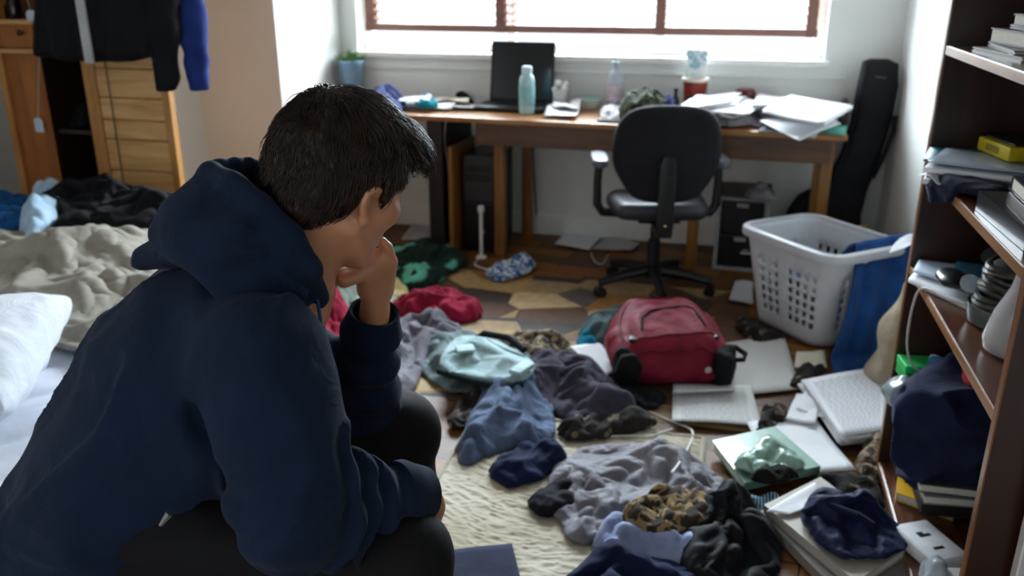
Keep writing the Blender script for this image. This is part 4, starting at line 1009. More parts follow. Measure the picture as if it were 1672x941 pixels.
for i, (x, r, h, lb) in enumerate(((8, .034, .075, 'short dark jar at the left on the wardrobe drawer unit'), (27, .030, .10, 'dark jar with metal lid beside the short jar on the wardrobe drawer unit'))):
    p = atY(x, 36, WY+.09); t = thing('jar', lb, 'jar', (p[0], p[1], zt2))
    MB().lathe([(r*.9, 0), (r, .006), (r, h*.75), (r*.75, h*.88), (r*.75, h)], (0, 0, 0), 20).build('glass_body', M_DJ, t, smooth=True)
    MB().lathe([(r*.8, h), (r*.8, h+.014), (r*.7, h+.018)], (0, 0, 0), 20).build('lid', plain('jar lid metal', '#77756f', rough=.3, metal=.8), t, smooth=True)
q = atY(130, 270, WY+.2)
cloth('white_cloth', [(q[0]-.06, q[1]-.08), (q[0]+.05, q[1]-.09), (q[0]+.055, q[1]+.06), (q[0]-.05, q[1]+.07)], fabric('off white rag', '#c9c3b8'), 'small off white cloth lying inside the dark wardrobe opening', z0=.062, mound=.5, step=.02, seed=4)
q2 = (-2.95, WY+.2)
cloth('dark_garment', [(q2[0]-.062, q2[1]-.15), (q2[0]+.062, q2[1]-.15), (q2[0]+.062, q2[1]+.2), (q2[0]-.062, q2[1]+.2)], M_BLACKC, 'dark clothes stacked on the wardrobe shelf behind the jacket', z0=.822, mound=.09, step=.02, seed=14)
# ================================================================== DESKS
DZ = .79; DA = math.radians(-3.0); du = np.array([math.cos(DA), math.sin(DA)]); dvv = np.array([-math.sin(DA), math.cos(DA)])
DR = np.array([.543, 4.345])                       # front right corner of the long desk
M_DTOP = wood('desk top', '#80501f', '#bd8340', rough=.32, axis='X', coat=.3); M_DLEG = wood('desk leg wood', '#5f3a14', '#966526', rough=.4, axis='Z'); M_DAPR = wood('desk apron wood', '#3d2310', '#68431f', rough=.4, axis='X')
M_BLK = plain('matt black panel', '#101012', rough=.5)
DL = 2.02; DD = .53
desk = thing('desk', 'long brown wooden desk below the window covered in clutter', 'desk', (*DR, 0), rz=DA)
MB().box((-DL, 0, DZ-.028), (0, DD, DZ), .005).build('tabletop', M_DTOP, desk)
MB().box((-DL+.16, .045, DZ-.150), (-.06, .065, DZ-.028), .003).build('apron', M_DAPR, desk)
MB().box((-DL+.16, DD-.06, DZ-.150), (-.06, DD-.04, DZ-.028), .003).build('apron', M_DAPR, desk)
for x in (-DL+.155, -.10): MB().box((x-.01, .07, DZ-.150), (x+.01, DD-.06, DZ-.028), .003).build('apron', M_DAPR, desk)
def leg(x, y): MB().prism([(x-.028, y-.028), (x+.028, y-.028), (x+.028, y+.028), (x-.028, y+.028)], 0, DZ-.028, bev=.004).build('leg', M_DLEG, desk)
for x, y in ((-DL+.26, .14), (-DL+.32, DD-.05), (-.075, .10), (-.09, DD-.05), (-.70, .20)): leg(x, y)
lx = DR+du*(-DL-.006)
dk2 = thing('side_desk', 'smaller desk against the pier left of the long desk, its right end a black panel', 'desk', (*lx, 0), rz=DA)
L2 = .78
MB().box((-L2, .0, DZ-.028), (0, DD, DZ), .005).build('tabletop', M_DTOP, dk2)
MB().box((-.115, .02, 0), (-.03, DD-.02, DZ-.028), .004).build('end_panel', M_BLK, dk2)
MB().box((-L2+.02, .02, 0), (-L2+.05, DD-.02, DZ-.028), .004).build('end_panel', M_BLK, dk2)
MB().box((.0, .03, 0), (.022, .42, .62), .003).build('divider_panel', M_DLEG, dk2)
def dk(x, y, z=DZ, ymax=4.92):
    p = G(x, y, z)
    if p[1] > ymax: p = atY(x, y, ymax); p[2] = z
    return p
# ---- computer tower under the desk
M_PC = plain('black plastic case', '#0e0f12', rough=.35); M_PCS = plain('dark grey plastic', '#26272b', rough=.4)
pc0 = DR+du*(-DL+.135)+dvv*.14
pc_ = thing('computer_tower', 'black computer tower standing under the left end of the long desk', 'computer', (*pc0, 0), rz=DA)
MB().box((-.095, 0, .012), (.095, .33, .56), .008).build('case', M_PC, pc_, smooth=True)
MB().box((-.090, -.014, .30), (.090, 0, .55), .006).build('front_panel', M_PCS, pc_)
MB().box((-.090, -.010, .02), (.090, 0, .29), .006).build('front_panel', M_PC, pc_)
for i in range(2): MB().box((-.075, -.018, .47-.05*i), (.075, -.013, .51-.05*i), .002).build('drive_bay', M_PC, pc_)
MB().lathe([(.014, 0), (.014, .004), (.010, .006)], (0.02, -.010, .13), 16, Rx(PI/2)).build('power_button', plain('silver button', '#a5a7ab', rough=.3, metal=.7), pc_, smooth=True)
for sx in (-1, 1):
    for y in (.03, .29): MB().lathe([(.014, 0), (.014, .013)], (sx*.07, y, 0), 12).build('foot', M_PCS, pc_)
# ---- white charger lead standing up, cables
M_WPL = plain('white plastic', '#dddcd8', rough=.4)
p0 = G(786, 418, .01)
lt = thing('white_pole', 'thin white upright pole on a foot in front of the computer tower', 'pole', (p0[0], p0[1], 0))
MB().lathe([(.032, 0), (.030, .010), (.010, .016)], (0, 0, 0), 20).build('base', M_WPL, lt, smooth=True)
MB().tube([(0, 0, .014), (0, .004, .27)], .0105, 12).build('pole', M_WPL, lt, smooth=True)
MB().lathe([(.014, .262), (.018, .268), (.018, .295), (.014, .30)], (0, .004, 0), 16).build('cap', M_WPL, lt, smooth=True)
def dkl(pts, z=DZ, ymax=4.97):
    P = [G(x, y, z) for x, y in pts]; c = sum(P)/len(P); k = max(0, max(p[1] for p in P)-ymax)
    sh_ = np.array([-k*c[0]/c[1], -k, 0]); return [p+sh_ for p in P]
def cable(label, pts, r=.003, mat=None, name='cable', cat='cable'):
    P = [np.asarray(p, float) for p in pts]; Q = []
    for i in range(len(P)-1):
        a, b, c, d = P[max(i-1, 0)], P[i], P[i+1], P[min(i+2, len(P)-1)]
        for k in range(8):
            t = k/8; Q.append(.5*((2*b)+(-a+c)*t+(2*a-5*b+4*c-d)*t*t+(-a+3*b-3*c+d)*t**3))
    Q.append(P[-1]); o = MB().tube(Q, r, 8).build(name, mat or M_WPL, None, smooth=True); return setp(o, label, cat)
cable('white cable on the floor from the pole to the blue and white pouch', [G(786, 420, .006), G(775, 432, .004), G(800, 442, .004), G(815, 448, .005)], .004)
cable('dark cable hanging behind the left desk leg down to the floor', [DR2 if False else np.array([*(DR+du*(-DL+.36)+dvv*.42), .70]), np.array([*(DR+du*(-DL+.37)+dvv*.46), .3]), G(880, 372, .01), G(900, 385, .005)], .004, plain('black cable', '#131313', rough=.5))
cable('grey cable dropping from the desk seam into the tower gap', [np.array([*(lx+dvv*-.012+du*.01), DZ-.02]), np.array([*(lx+dvv*-.012+du*.003), .70]), np.array([*(lx+dvv*.03+du*-.012), .62]), np.array([*(lx+dvv*.10+du*-.014), .4])], .005, plain('grey cable', '#5d5350', rough=.5))
# ---- things on the desk
M_P1 = paper_mat('white paper'); M_PL = paper_mat('printed paper', '#e8e9ee', True); M_PG = paper_mat('grey paper', '#bfc1c4'); M_PC2 = paper_mat('cream paper', '#d9d2c0')
# plant
pp = atY(574, 118, 4.94)
pl = thing('potted_plant', 'small green plant in a blue pot in the corner by the window', 'plant', (pp[0], pp[1], DZ))
M_POT = plain('blue glaze', '#7fa3bd', rough=.35)
MB().lathe([(.050, 0), (.055, .01), (.070, .215), (.074, .22), (.074, .235), (.064, .235), (.060, .20)], (0, 0, 0), 28).build('pot', M_POT, pl, smooth=True)
M_LEAF = plain('leaf green', '#4f7a3a', rough=.5, var=.35, nscale=40); b = MB(); rr = random.Random(5)
for i in range(70):
    a = rr.uniform(0, 2*PI); el = rr.uniform(.5, 1.45); L_ = rr.uniform(.05, .105); r0 = rr.uniform(0, .045); c0 = Vector((r0*math.cos(a), r0*math.sin(a), .21))
    d = Vector((math.cos(a)*math.cos(el), math.sin(a)*math.cos(el), math.sin(el))); s = d.cross(Vector((0, 0, 1))).normalized()*.008
    m1 = c0+d*L_*.55+s; m2 = c0+d*L_*.55-s; tip = c0+d*L_+Vector((0, 0, -.012)); v = [b.bm.verts.new(q) for q in (c0, m1, tip, m2)]; b.bm.faces.new(v)
b.build('foliage', M_LEAF, pl, solid=.0012); MB().lathe([(.061, .19), (.061, .205), (.05, .21)], (0, 0, 0), 20).build('soil', plain('soil', '#2d2118', rough=.95), pl)
M_NAVYB = fabric('blue violet cotton', '#2f3560', '#46507e', weave=1200, fuzz=.15, wr=.3)
def dcloth(name, pts, mat, label, mound, seed, step=.014, ex=1.28, z=DZ, **k): return cloth(name, np.array(dkl(pts, z))[:, :2], mat, label, z0=z+.001, mound=mound, step=step, ex=ex, seed=seed, **k)
dcloth('navy_garment', [(588, 178), (600, 170), (650, 168), (668, 174), (660, 186), (620, 188), (590, 186)], M_NAVYB, 'blue violet garment bundled on the side desk beside the plant', .10, 21)
def dsheet(pts, label, mat=M_P1, z=.001, seed=0, name='paper_sheet', cat='paper', group=None, curl=.006): return sheet(name, dkl(pts, DZ+z), mat, label, cat, group, curl=curl, seed=seed)
dsheet([(640, 178), (735, 180), (758, 170), (668, 166)], 'white sheet on the side desk under the teal pouch', M_P1, .010, 1, curl=.02)
dsheet([(650, 173), (700, 173), (706, 167), (660, 165)], 'white sheet behind the teal pouch near the navy bundle', M_P1, .030, 2, curl=.03)
dsheet([(700, 171), (765, 173), (768, 166), (708, 165)], 'cream sheet behind the white one on the side desk', M_PC2, .020, 3, curl=.03)
dsheet([(735, 177), (775, 179), (782, 172), (748, 170)], 'white sheet tucked against the left edge of the laptop', M_P1, .012, 4, curl=.01)
dcloth('teal_pouch', [(676, 178), (700, 180), (716, 176), (708, 169), (682, 168)], fabric('teal cloth', '#0c6f86', '#1490a4', weave=1200), 'small teal cloth pouch on the papers on the side desk', .045, 22, z=DZ+.014)
dcloth('dark_cloth', [(742, 168), (775, 170), (778, 165), (748, 164)], M_BLACKC, 'small dark cloth behind the papers left of the laptop', .05, 23)
# laptop
lc = dk(832, 184); lp = thing('laptop', 'black laptop open on the desk with its screen off', 'laptop', (lc[0], lc[1], DZ), rz=DA)
M_LAP = plain('black laptop shell', '#0e0e11', rough=.35); M_SCR = plain('dark screen', '#08080a', rough=.18)
MB().box((-.215, -.005, .004), (.185, .245, .028), .006).build('base', M_LAP, lp, smooth=True)
kb = MB()
for r in range(5):
    for c in range(14): kb.box((-.185+c*.0248, .085+r*.026, .028), (-.165+c*.0248, .105+r*.026, .0315))
kb.build('keyboard', plain('keys', '#1c1c20', rough=.5), lp); MB().box((-.065, .015, .0281), (.035, .07, .0292), .002).build('touchpad', M_PCS, lp)
Rl = Rx(math.radians(-8)); b = MB(); b.box((-.19, -.007, 0), (.185, .007, .335), .006); lidp = b.build('screen_lid', M_LAP, lp, M=T4((0, .232, .026), Rl), smooth=True)
MB().box((-.172, -.0085, .022), (.167, -.0068, .318)).build('screen', M_SCR, lidp, M=T4((0, .232, .026), Rl))
# teal water bottle
M_TB = plain('pale teal plastic', '#a9d0d6', rough=.25, coat=.3); bp_ = dk(860, 186)
bt = thing('water_bottle', 'pale teal water bottle standing in front of the laptop', 'bottle', (bp_[0], bp_[1], DZ))
MB().lathe([(.036, 0), (.041, .006), (.042, .03), (.041, .12), (.042, .175), (.036, .200), (.024, .212), (.024, .222)], (0, 0, 0), 28).build('bottle_body', M_TB, bt, smooth=True)
MB().lathe([(.0425, .05), (.0432, .055), (.0432, .145), (.0425, .15)], (0, 0, 0), 28).build('label_band', plain('teal label', '#86bcc6', rough=.5), bt, smooth=True)
MB().lathe([(.027, .216), (.027, .246), (.023, .252)], (0, 0, 0), 24).build('cap', plain('pale cap', '#c4dde6', rough=.4), bt, smooth=True)
# jar of cotton balls
q = dk(913, 172); jr = thing('cotton_jar', 'glass jar heaped with white balls right of the laptop', 'jar', (q[0], q[1], DZ))
MB().lathe([(.040, 0), (.043, .005), (.044, .09), (.040, .10), (.042, .104), (.0395, .104), (.041, .09), (.040, .008)], (0, 0, 0), 24, cap=False).build('glass_body', clear('jar glass', '#f0f4f0', .08, .6), jr, smooth=True)
MB().lathe([(.036, .006), (.037, .055), (.030, .062)], (0, 0, 0), 20).build('contents', plain('cream contents', '#c9bd98', rough=.8), jr, smooth=True)
M_CB = plain('cotton white', '#e9e9e6', rough=.9)
for i, (x, y, z, r) in enumerate(((-.028, -.01, .105, .022), (.026, -.008, .108, .022), (0, .015, .118, .024), (-.004, -.016, .138, .020), (.030, .012, .135, .018), (.0, -.0, .080, .026))): MB().ico((x, y, z), r, 2, jit=.15, seed=i).build('cotton_ball', M_CB if i != 5 else plain('amber ball', '#9a6a2c', rough=.6), jr, smooth=True)
for i, (x, y, lb) in enumerate(((938, 166, 'crumpled white tissue beside the jar of white balls'), (948, 163, 'small crumpled white tissue behind the dish on the desk'))):
    q = dk(x, y); setp(MB().ico((q[0], q[1], DZ+.024), .028, 3, (1.2, .9, .85), .5, 40+i).build('tissue', M_CB, None, smooth=True), lb, 'tissue')
# dish with mint rim
q = dk(960, 178); ds = thing('dish', 'round white dish with a mint green rim on the desk', 'dish', (q[0], q[1], DZ))
MB().lathe([(.045, 0), (.050, .004), (.068, .045), (.070, .050), (.066, .050), (.048, .010), (.0, .008)], (0, 0, 0), 28, cap=False).build('bowl', plain('white ceramic', '#dfe3e0', rough=.25), ds, smooth=True)
MB().lathe([(.0695, .046), (.0725, .050), (.070, .056), (.066, .053)], (0, 0, 0), 28).build('rim', plain('mint ceramic', '#9cc7bb', rough=.3), ds, smooth=True)
dsheet([(888, 190), (940, 194), (948, 181), (898, 177)], 'white napkin lying in front of the cotton jar', M_P1, .010, 8, 'napkin', 'napkin', curl=.02)
dsheet([(900, 182), (945, 184), (948, 175), (905, 173)], 'white napkin crumpled just behind the front napkin', M_P1, .016, 9, 'napkin', 'napkin', curl=.03)
dcloth('white_wrapper', [(975, 196), (1005, 200), (1050, 195), (1052, 184), (1010, 180), (980, 184)], fabric('white tissue paper', '#dfe0e2', fuzz=.02, wr=.5), 'crumpled white wrapping left of the camouflage cap', .035, 24)
sheet('magazine', dkl(((975, 199), (1048, 203), (1055, 192), (985, 188)), DZ+.001), plain('dark print', '#5b5754', rough=.5, var=.4, nscale=60), 'dark magazine under the white wrapping on the desk', 'magazine', thick=.008, curl=.004)
# clear spray bottle
q = dk(1003, 172); cb = thing('clear_bottle', 'clear plastic bottle standing against the light of the window', 'bottle', (q[0], q[1], DZ))
M_CL = clear('clear plastic', '#e9eef6', .1, .35)
MB().lathe([(.040, 0), (.045, .006), (.045, .165), (.038, .195), (.018, .215), (.016, .235)], (0, 0, 0), 24).build('bottle_body', M_CL, cb, smooth=True)
MB().lathe([(.0455, .05), (.046, .055), (.046, .13), (.0455, .135)], (0, 0, 0), 24).build('label_band', plain('faded label', '#c9b9c4', rough=.6, var=.25, nscale=60), cb, smooth=True)
MB().lathe([(.019, .228), (.019, .262), (.008, .266), (.006, .285)], (0, 0, 0), 16).build('cap', plain('grey cap', '#9ba7ae', rough=.4), cb, smooth=True)
# camouflage cap
M_CAMO = fabric('camouflage cloth', '#30371e', '#474f2d', pattern='camo', pcol='#11140b', pscale=16, weave=900)
dcloth('camouflage_cap', [(1010, 186), (1030, 194), (1070, 196), (1096, 188), (1090, 174), (1050, 170), (1018, 176)], M_CAMO, 'crumpled olive camouflage cap on the desk', .17, 25, ex=1.12, pins=3, rumple=.6)
dcloth('blue_scrap', [(1078, 194), (1100, 195), (1102, 180), (1084, 176)], M_NAVYB, 'blue scrap of cloth at the right side of the camouflage cap', .08, 26)
# red planter with a card box in it
q = dk(1133, 172); rp = thing('red_planter', 'red pot with a tall printed carton standing in it', 'pot', (q[0], q[1], DZ))
MB().lathe([(.048, 0), (.052, .006), (.066, .165), (.073, .168), (.073, .185), (.064, .185), (.058, .16)], (0, 0, 0), 28).build('pot', plain('red glaze', '#8f3124', rough=.4), rp, smooth=True)
MB().lathe([(.0735, .168), (.0765, .172), (.0765, .186), (.072, .189)], (0, 0, 0), 28).build('rim', plain('pale rim', '#e2d8c8', rough=.4), rp, smooth=True)
MB().ico((-.005, -.060, .075), .03, 2, (1.1, .35, .8)).build('emblem', plain('dark blotch', '#3d1d19', rough=.5), rp, smooth=True)
def printmat():
    m, nt, b = nodes('carton print'); L = nt.links; tc = N(nt, 'ShaderNodeTexCoord'); t = N(nt, 'ShaderNodeTexNoise', {'Scale': 19.0, 'Detail': 2.0}); L.new(tc.outputs['Object'], t.inputs['Vector'])
    r = ramp(nt, [(.46, srgb('#e4e8e4')), (.56, srgb('#c9dada')), (.64, srgb('#6f9fae')), (.72, srgb('#c9d8d2'))]); L.new(t.outputs['Fac'], r.inputs['Fac']); L.new(r.outputs['Color'], b.inputs['Base Color']); return m
MB().box((-.054, -.028, .10), (.054, .028, .335), .003).build('carton', printmat(), rp)
q = dk(1102, 176); gb = MB(); gb.lathe([(.018, 0), (.020, .004), (.020, .07), (.010, .085), (.009, .11), (.012, .112), (.012, .125)], (q[0], q[1], DZ), 16); setp(gb.build('small_bottle', plain('dark green glass', '#2c3d2c', rough=.2), None, smooth=True), 'small dark green bottle between the camouflage cap and the red pot', 'bottle')
# papers right of the pot: fanned bundles
def bundle(pts, z, n, th, label, group, seed, jit=6, mats=(None,), curl=.006, lift=None, name='paper_sheet'):
    r = np.random.default_rng(seed)
    for i in range(n):
        zz = z+i*th; dxy = r.normal(0, jit, 2); cs = [G(x+dxy[0]+r.normal(0, jit*.25), y+dxy[1]*.35, DZ+z) for x, y in pts]
        cs = [np.array([c[0], c[1], DZ+zz]) for c in cs]
        mt = mats[i % len(mats)] or M_P1
        sheet(name, cs, mt, label, 'paper', group, curl=curl, thick=th*.8, seed=seed+i, lift=lift)
G1 = 'papers piled left of the tall paper pile'
bundle([(1090, 190), (1165, 200), (1195, 178), (1125, 170)], .004, 4, .006, 'white sheet in the low pile between the red pot and the tall paper pile', G1, 301, 7, curl=.012)
dcloth('grey_cloth', [(1150, 204), (1180, 210), (1225, 210), (1242, 198), (1225, 186), (1180, 188)], fabric('grey jersey', '#8d8b8c', '#a5a2a2'), 'crumpled grey cloth under the fanned papers on the desk', .07, 27)
fan = [((1098, 170), (1190, 158), (1212, 140), (1130, 150), .10, 302), ((1105, 176), (1200, 168), (1222, 150), (1140, 158), .085, 303), ((1160, 190), (1215, 192), (1238, 168), (1185, 160), .075, 304), ((1175, 196), (1220, 197), (1240, 178), (1195, 172), .062, 305)]
for i, (a, b_, c, d, z, s) in enumerate(fan): sheet('paper_sheet', dkl((a, b_, c, d), DZ+z), M_P1, 'white sheet fanned out over the grey cloth on the desk', 'paper', 'sheets fanned over the grey cloth', curl=.02, thick=.006, seed=s)
dsheet([(1082, 196), (1160, 204), (1178, 190), (1100, 184)], 'flat white sheet on the desk edge behind the office chair', M_P1, .012, 31)
dsheet([(1215, 205), (1242, 207), (1248, 195), (1222, 193)], 'pale lilac slip of paper at the desk edge', paper_mat('lilac paper', '#c9c0d8'), .004, 32)
q = dk(1215, 176); setp(MB().lathe([(.05, 0), (.055, .01), (.055, .12), (.045, .135), (.0, .14)], (q[0], q[1], DZ), 24).build('red_tin', plain('dark red lacquer', '#5c1d1a', rough=.4), None, smooth=True), 'dark red tin behind the fanned papers', 'tin')
G2 = 'sheets of the tall paper pile'
bundle([(1240, 196), (1330, 216), (1378, 196), (1290, 178)], .006, 7, .011, 'thick bundle of white sheets in the tall pile at the right end of the desk', G2, 310, 5, curl=.008)
sheet('paper_sheet', dkl(((1245, 186), (1345, 208), (1392, 180), (1292, 160)), DZ+.105), M_P1, 'topmost white sheet of the tall paper pile on the desk', 'paper', curl=.012, thick=.016, seed=318)
sheet('paper_sheet', dkl(((1230, 168), (1290, 176), (1300, 158), (1240, 152)), DZ+.085), M_P1, 'white sheet sticking out at the left of the tall paper pile', 'paper', curl=.02, thick=.006, seed=319)
sheet('paper_sheet', dkl(((1240, 205), (1305, 234), (1372, 208), (1300, 186)), DZ+.02), M_P1, 'white sheet hanging over the desk edge below the tall pile', 'paper', curl=.006, thick=.004, seed=320, lift=lambda u, v: .012-.03*max(0, .35-v)*max(0, u-.2))
sheet('paper_sheet', dkl(((1238, 214), (1330, 226), (1345, 208), (1255, 196)), DZ+.004), M_PG, 'grey sheet under the overhanging sheet on the desk', 'paper', curl=.003, thick=.004, seed=321)
sheet('folder', dkl(((1320, 216), (1380, 222), (1384, 205), (1330, 200)), DZ+.003), plain('teal card', '#4f9b8b', rough=.5), 'teal green folder at the right front corner of the desk', 'folder', thick=.004, curl=.002)
dcloth('dark_bundle', [(1365, 196), (1384, 200), (1388, 186), (1370, 182)], plain('brown black cloth', '#2a2226', rough=.8), 'dark bundle behind the tall paper pile by the guitar bag', .11, 28, step=.012)
# ---- papers under the desk
for pts, lb, m_, s in ((((905, 402), (962, 410), (985, 388), (925, 378)), 'grey white sheet on the floor under the desk left of the chair', M_P1, 41), (((965, 408), (1030, 414), (1045, 398), (985, 388)), 'second sheet on the floor under the desk touching the chair column', M_PG, 42), (((655, 392), (740, 396), (748, 366), (680, 358)), 'grey sheet on the floor beside the black desk panel', M_PG, 43)):
    sheet('paper_sheet', [G(x, y, .003) for x, y in pts], m_, lb, 'paper', curl=.012, seed=s)
cable('white loop of cable on the floor below the desk papers', [G(965, 413, .004), G(972, 428, .004), G(985, 430, .004), G(993, 416, .004)], .003)
# ---- drawer unit under the desk
fx0, fx1 = G(1162, 440)[0], G(1245, 445)[0]
du_ = thing('drawer_unit', 'small black fronted storage unit with pale sides under the right half of the desk', 'drawer unit', ((fx0+fx1)/2, 4.60, 0), rz=DA)
wU = (fx1-fx0)/2; M_GREYP = plain('light grey plastic', '#9b9c9f', rough=.4)
b = MB(); b.box((-wU, 0, 0), (-wU+.022, .33, .40), .004); b.box((wU-.022, 0, 0), (wU, .33, .40), .004); b.box((-wU+.022, 0, .385), (wU-.022, .33, .40)); b.box((-wU+.022, .31, .02), (wU-.022, .33, .385)); b.box((-wU+.022, .0, 0), (wU-.022, .33, .02)); b.build('case', M_GREYP, du_)
for i, (z0_, z1_) in enumerate(((.025, .195), (.2, .38))):
    d_ = MB().box((-wU+.026, -.004, z0_), (wU-.026, .30, z1_), .004).build('drawer', M_PC, du_)
    MB().box((-.03, -.012, z1_-.028), (.03, -.003, z1_-.006), .003).build('handle', M_GREYP, d_)
MB().box((.01, -.0052, .100), (.075, -.0035, .108)).build('label_strip', M_WPL, du_); MB().box((.02, -.0052, .118), (.05, -.0035, .122)).build('label_strip', M_WPL, du_)
MB().box((-wU-.004, -.01, .40), (wU+.004, .335, .412), .004).build('top_panel', plain('grey brown board', '#56504c', rough=.6), du_)
q = DR+du*(-.42)+dvv*.22
cloth('grey_garment', [(q[0]-.02, q[1]-.10), (q[0]+.11, q[1]-.10), (q[0]+.12, q[1]+.05), (q[0]-.01, q[1]+.06)], fabric('ash grey cotton', '#77757a'), 'grey cloth folded on top of the storage unit under the desk', z0=.414, mound=.08, step=.013, seed=29)
# ---- guitar in a padded black bag, leaning in the corner
GP = [(1408, 100), (1420, 96), (1450, 96), (1467, 104), (1467, 140), (1455, 200), (1436, 260), (1416, 310), (1406, 350), (1404, 390), (1395, 420), (1370, 432), (1320, 432), (1288, 420), (1278, 385), (1284, 345), (1302, 318), (1330, 305), (1352, 290), (1374, 245), (1388, 200), (1397, 150)]
gy = 4.90; GPW = [tuple(atY(x, y, gy)[[0, 2]]) for x, y in GP]; vng = VN(91)
zmin = min(p[1] for p in GPW); GPW = [(x, max(z, .01)) for x, z in GPW]
def gsdf(P): return inflate(P[:, [0, 2]], P[:, 1]-gy-.004*vng(P*9), GPW, .045, .062)+.0015*vng(P*25)
X, Q = nets(gsdf, (min(p[0] for p in GPW)-.04, gy-.09, 0.002), (max(p[0] for p in GPW)+.04, gy+.09, 1.16), .0075)
gt = thing('guitar_bag', 'guitar in a padded black bag leaning in the corner right of the desk', 'guitar', (float(np.mean([p[0] for p in GPW])), gy, 0))
M_BAG = fabric('black nylon', '#17171b', '#1d1d22', rough=.7, weave=1500, fuzz=.08, wr=.12)
fast_mesh('bag_body', relax(X, Q, 1), Q, M_BAG, gt)
MB().tube([atY(1462, 190, gy-.05), atY(1458, 215, gy-.09), atY(1440, 262, gy-.085), atY(1425, 290, gy-.055)], .012, 8).build('carry_strap', M_BAG, gt, local=False, smooth=True)
zs = [atY(x, y, gy-.058) for x, y in ((1412, 106), (1402, 150), (1394, 200), (1381, 245), (1362, 290))]; MB().tube(zs, .003, 6).build('zip', M_PCS, gt, local=False, smooth=True)
a, b_ = atY(1430, 125, gy-.066), atY(1447, 128, gy-.066); MB().tube([a, (a+b_)/2, b_], .0035, 6).build('emblem', plain('grey emblem', '#55555a', rough=.5), gt, local=False, smooth=True)
p0, p1 = atX(1452, 378, .805), atX(1424, 326, .800)
setp(MB().box((-.022, -.012, 0), (.022, .012, .24), .003).build('wooden_stick', wood('yellow pine', '#a9792f', '#caa04a', axis='Z'), None, smooth=False), 'short yellow wooden board leaning in the corner below the guitar bag', 'board')
o = bpy.data.objects['wooden_stick']; o.location = (.765, 4.75, .012); o.rotation_euler = (math.radians(-14), math.radians(-8), 0)
# ================================================================== OFFICE CHAIR
cx, cy = -.315, 4.17
ch = thing('office_chair', 'black office chair with grey seat rim facing the desk', 'chair', (cx, cy, 0), rz=math.radians(13))
M_CH = fabric('charcoal seat fabric', '#1d1d21', '#232327', rough=.85, weave=1400, fuzz=.15, wr=.05); M_CHP = plain('black nylon plastic', '#121214', rough=.4); M_SEAT = plain('grey vinyl', '#33333a', rough=.42)
M_PAD = plain('grey arm pad', '#5f656f', rough=.3)
for k in range(5):
    a = math.radians(200+72*k); d = Vector((math.cos(a), math.sin(a), 0)); s = Vector((-math.sin(a), math.cos(a), 0))
    lm = MB(); pts = [d*.03+Vector((0, 0, .115)), d*.15+Vector((0, 0, .105)), d*.29+Vector((0, 0, .078))]
    lm.tube(pts, [.032, .026, .019], 10); lg = lm.build('leg', M_CHP, ch, smooth=True)
    c = d*.285; cm = MB(); cm.tube([c+Vector((0, 0, .085)), c+Vector((0, 0, .052))], .008, 8)
    for q in (-1, 1): cm.lathe([(.006, -.010), (.026, -.009), (.028, 0), (.026, .009), (.006, .010)], c+s*.014*q+Vector((0, 0, .028)), 18, Matrix.Rotation(a, 3, 'Z') @ Rx(PI/2))
    cm.box(c+Vector((-.018, -.018, .034)), c+Vector((.018, .018, .058)), .006); cm.build('castor', M_CHP, lg, smooth=True)
MB().lathe([(.045, .085), (.048, .09), (.048, .135), (.036, .14), (.030, .145), (.030, .27), (.022, .275), (.022, .40)], (0, 0, 0), 24).build('column', M_CHP, ch, smooth=True)
MB().box((-.10, -.13, .385), (.10, .12, .415), .01).build('seat_plate', M_CHP, ch)
def seatfn(P):
    V_ = [(-.17, -.235), (.17, -.235), (.225, -.18), (.24, 0), (.235, .15), (.17, .235), (-.17, .235), (-.235, .15), (-.24, 0), (-.225, -.18)]
    z = P[:, 2]-.455-.018*np.clip((P[:, 1]+.05)/.25, -1, 1)**2*np.sign(P[:, 1]+.05)*-1; return inflate(P[:, :2], z, chaikin(V_, 2), .05, .043)
X, Q = nets(seatfn, (-.28, -.28, .38), (.28, .28, .53), .008); Rw = np.array(wloc(ch)); fast_mesh('seat', X@Rw[:3, :3].T+Rw[:3, 3], Q, M_SEAT, ch)
BPOLY = chaikin([(-.185, .58), (-.12, .51), (.12, .51), (.195, .58), (.252, .70), (.243, .84), (.195, .93), (.10, .963), (-.10, .963), (-.195, .93), (-.243, .84), (-.252, .70)], 2)
def backfn(P):
    y = P[:, 1]+.225+.10*(P[:, 2]-.6)-.9*P[:, 0]**2*.6; return inflate(P[:, [0, 2]], y, BPOLY, .035, .034)
X, Q = nets(backfn, (-.28, -.36, .48), (.28, -.10, .99), .008); bk_ = fast_mesh('backrest', X@Rw[:3, :3].T+Rw[:3, 3], Q, M_CH, ch)
MB().prism([(-.155+.0, .600), (-.10, .545), (.10, .545), (.155, .600), (.20, .70), (.19, .83), (.15, .90), (.08, .92), (-.08, .92), (-.15, .90), (-.19, .83), (-.20, .70)], 0, .006, axes=(0, 2, 1), bev=.002).build('back_shell', M_CHP, bk_, M=None) if False else None
MB().prism([(-.035, .36), (.035, .36), (.040, .42), (.038, .70), (.022, .74), (-.022, .74), (-.038, .70), (-.040, .42)], -.292, -.272, axes=(0, 2, 1), bev=.006).build('back_bracket', M_CHP, ch, smooth=True)
MB().box((-.035, -.29, .36), (.035, -.08, .388), .006).build('back_bracket', M_CHP, ch)
MB().lathe([(.007, 0), (.007, .006), (.004, .008)], (0.0, -.29, .42), 12, Rx(PI/2)).build('bolt', plain('bright bolt', '#c9b98d', rough=.25, metal=1), ch, smooth=True)
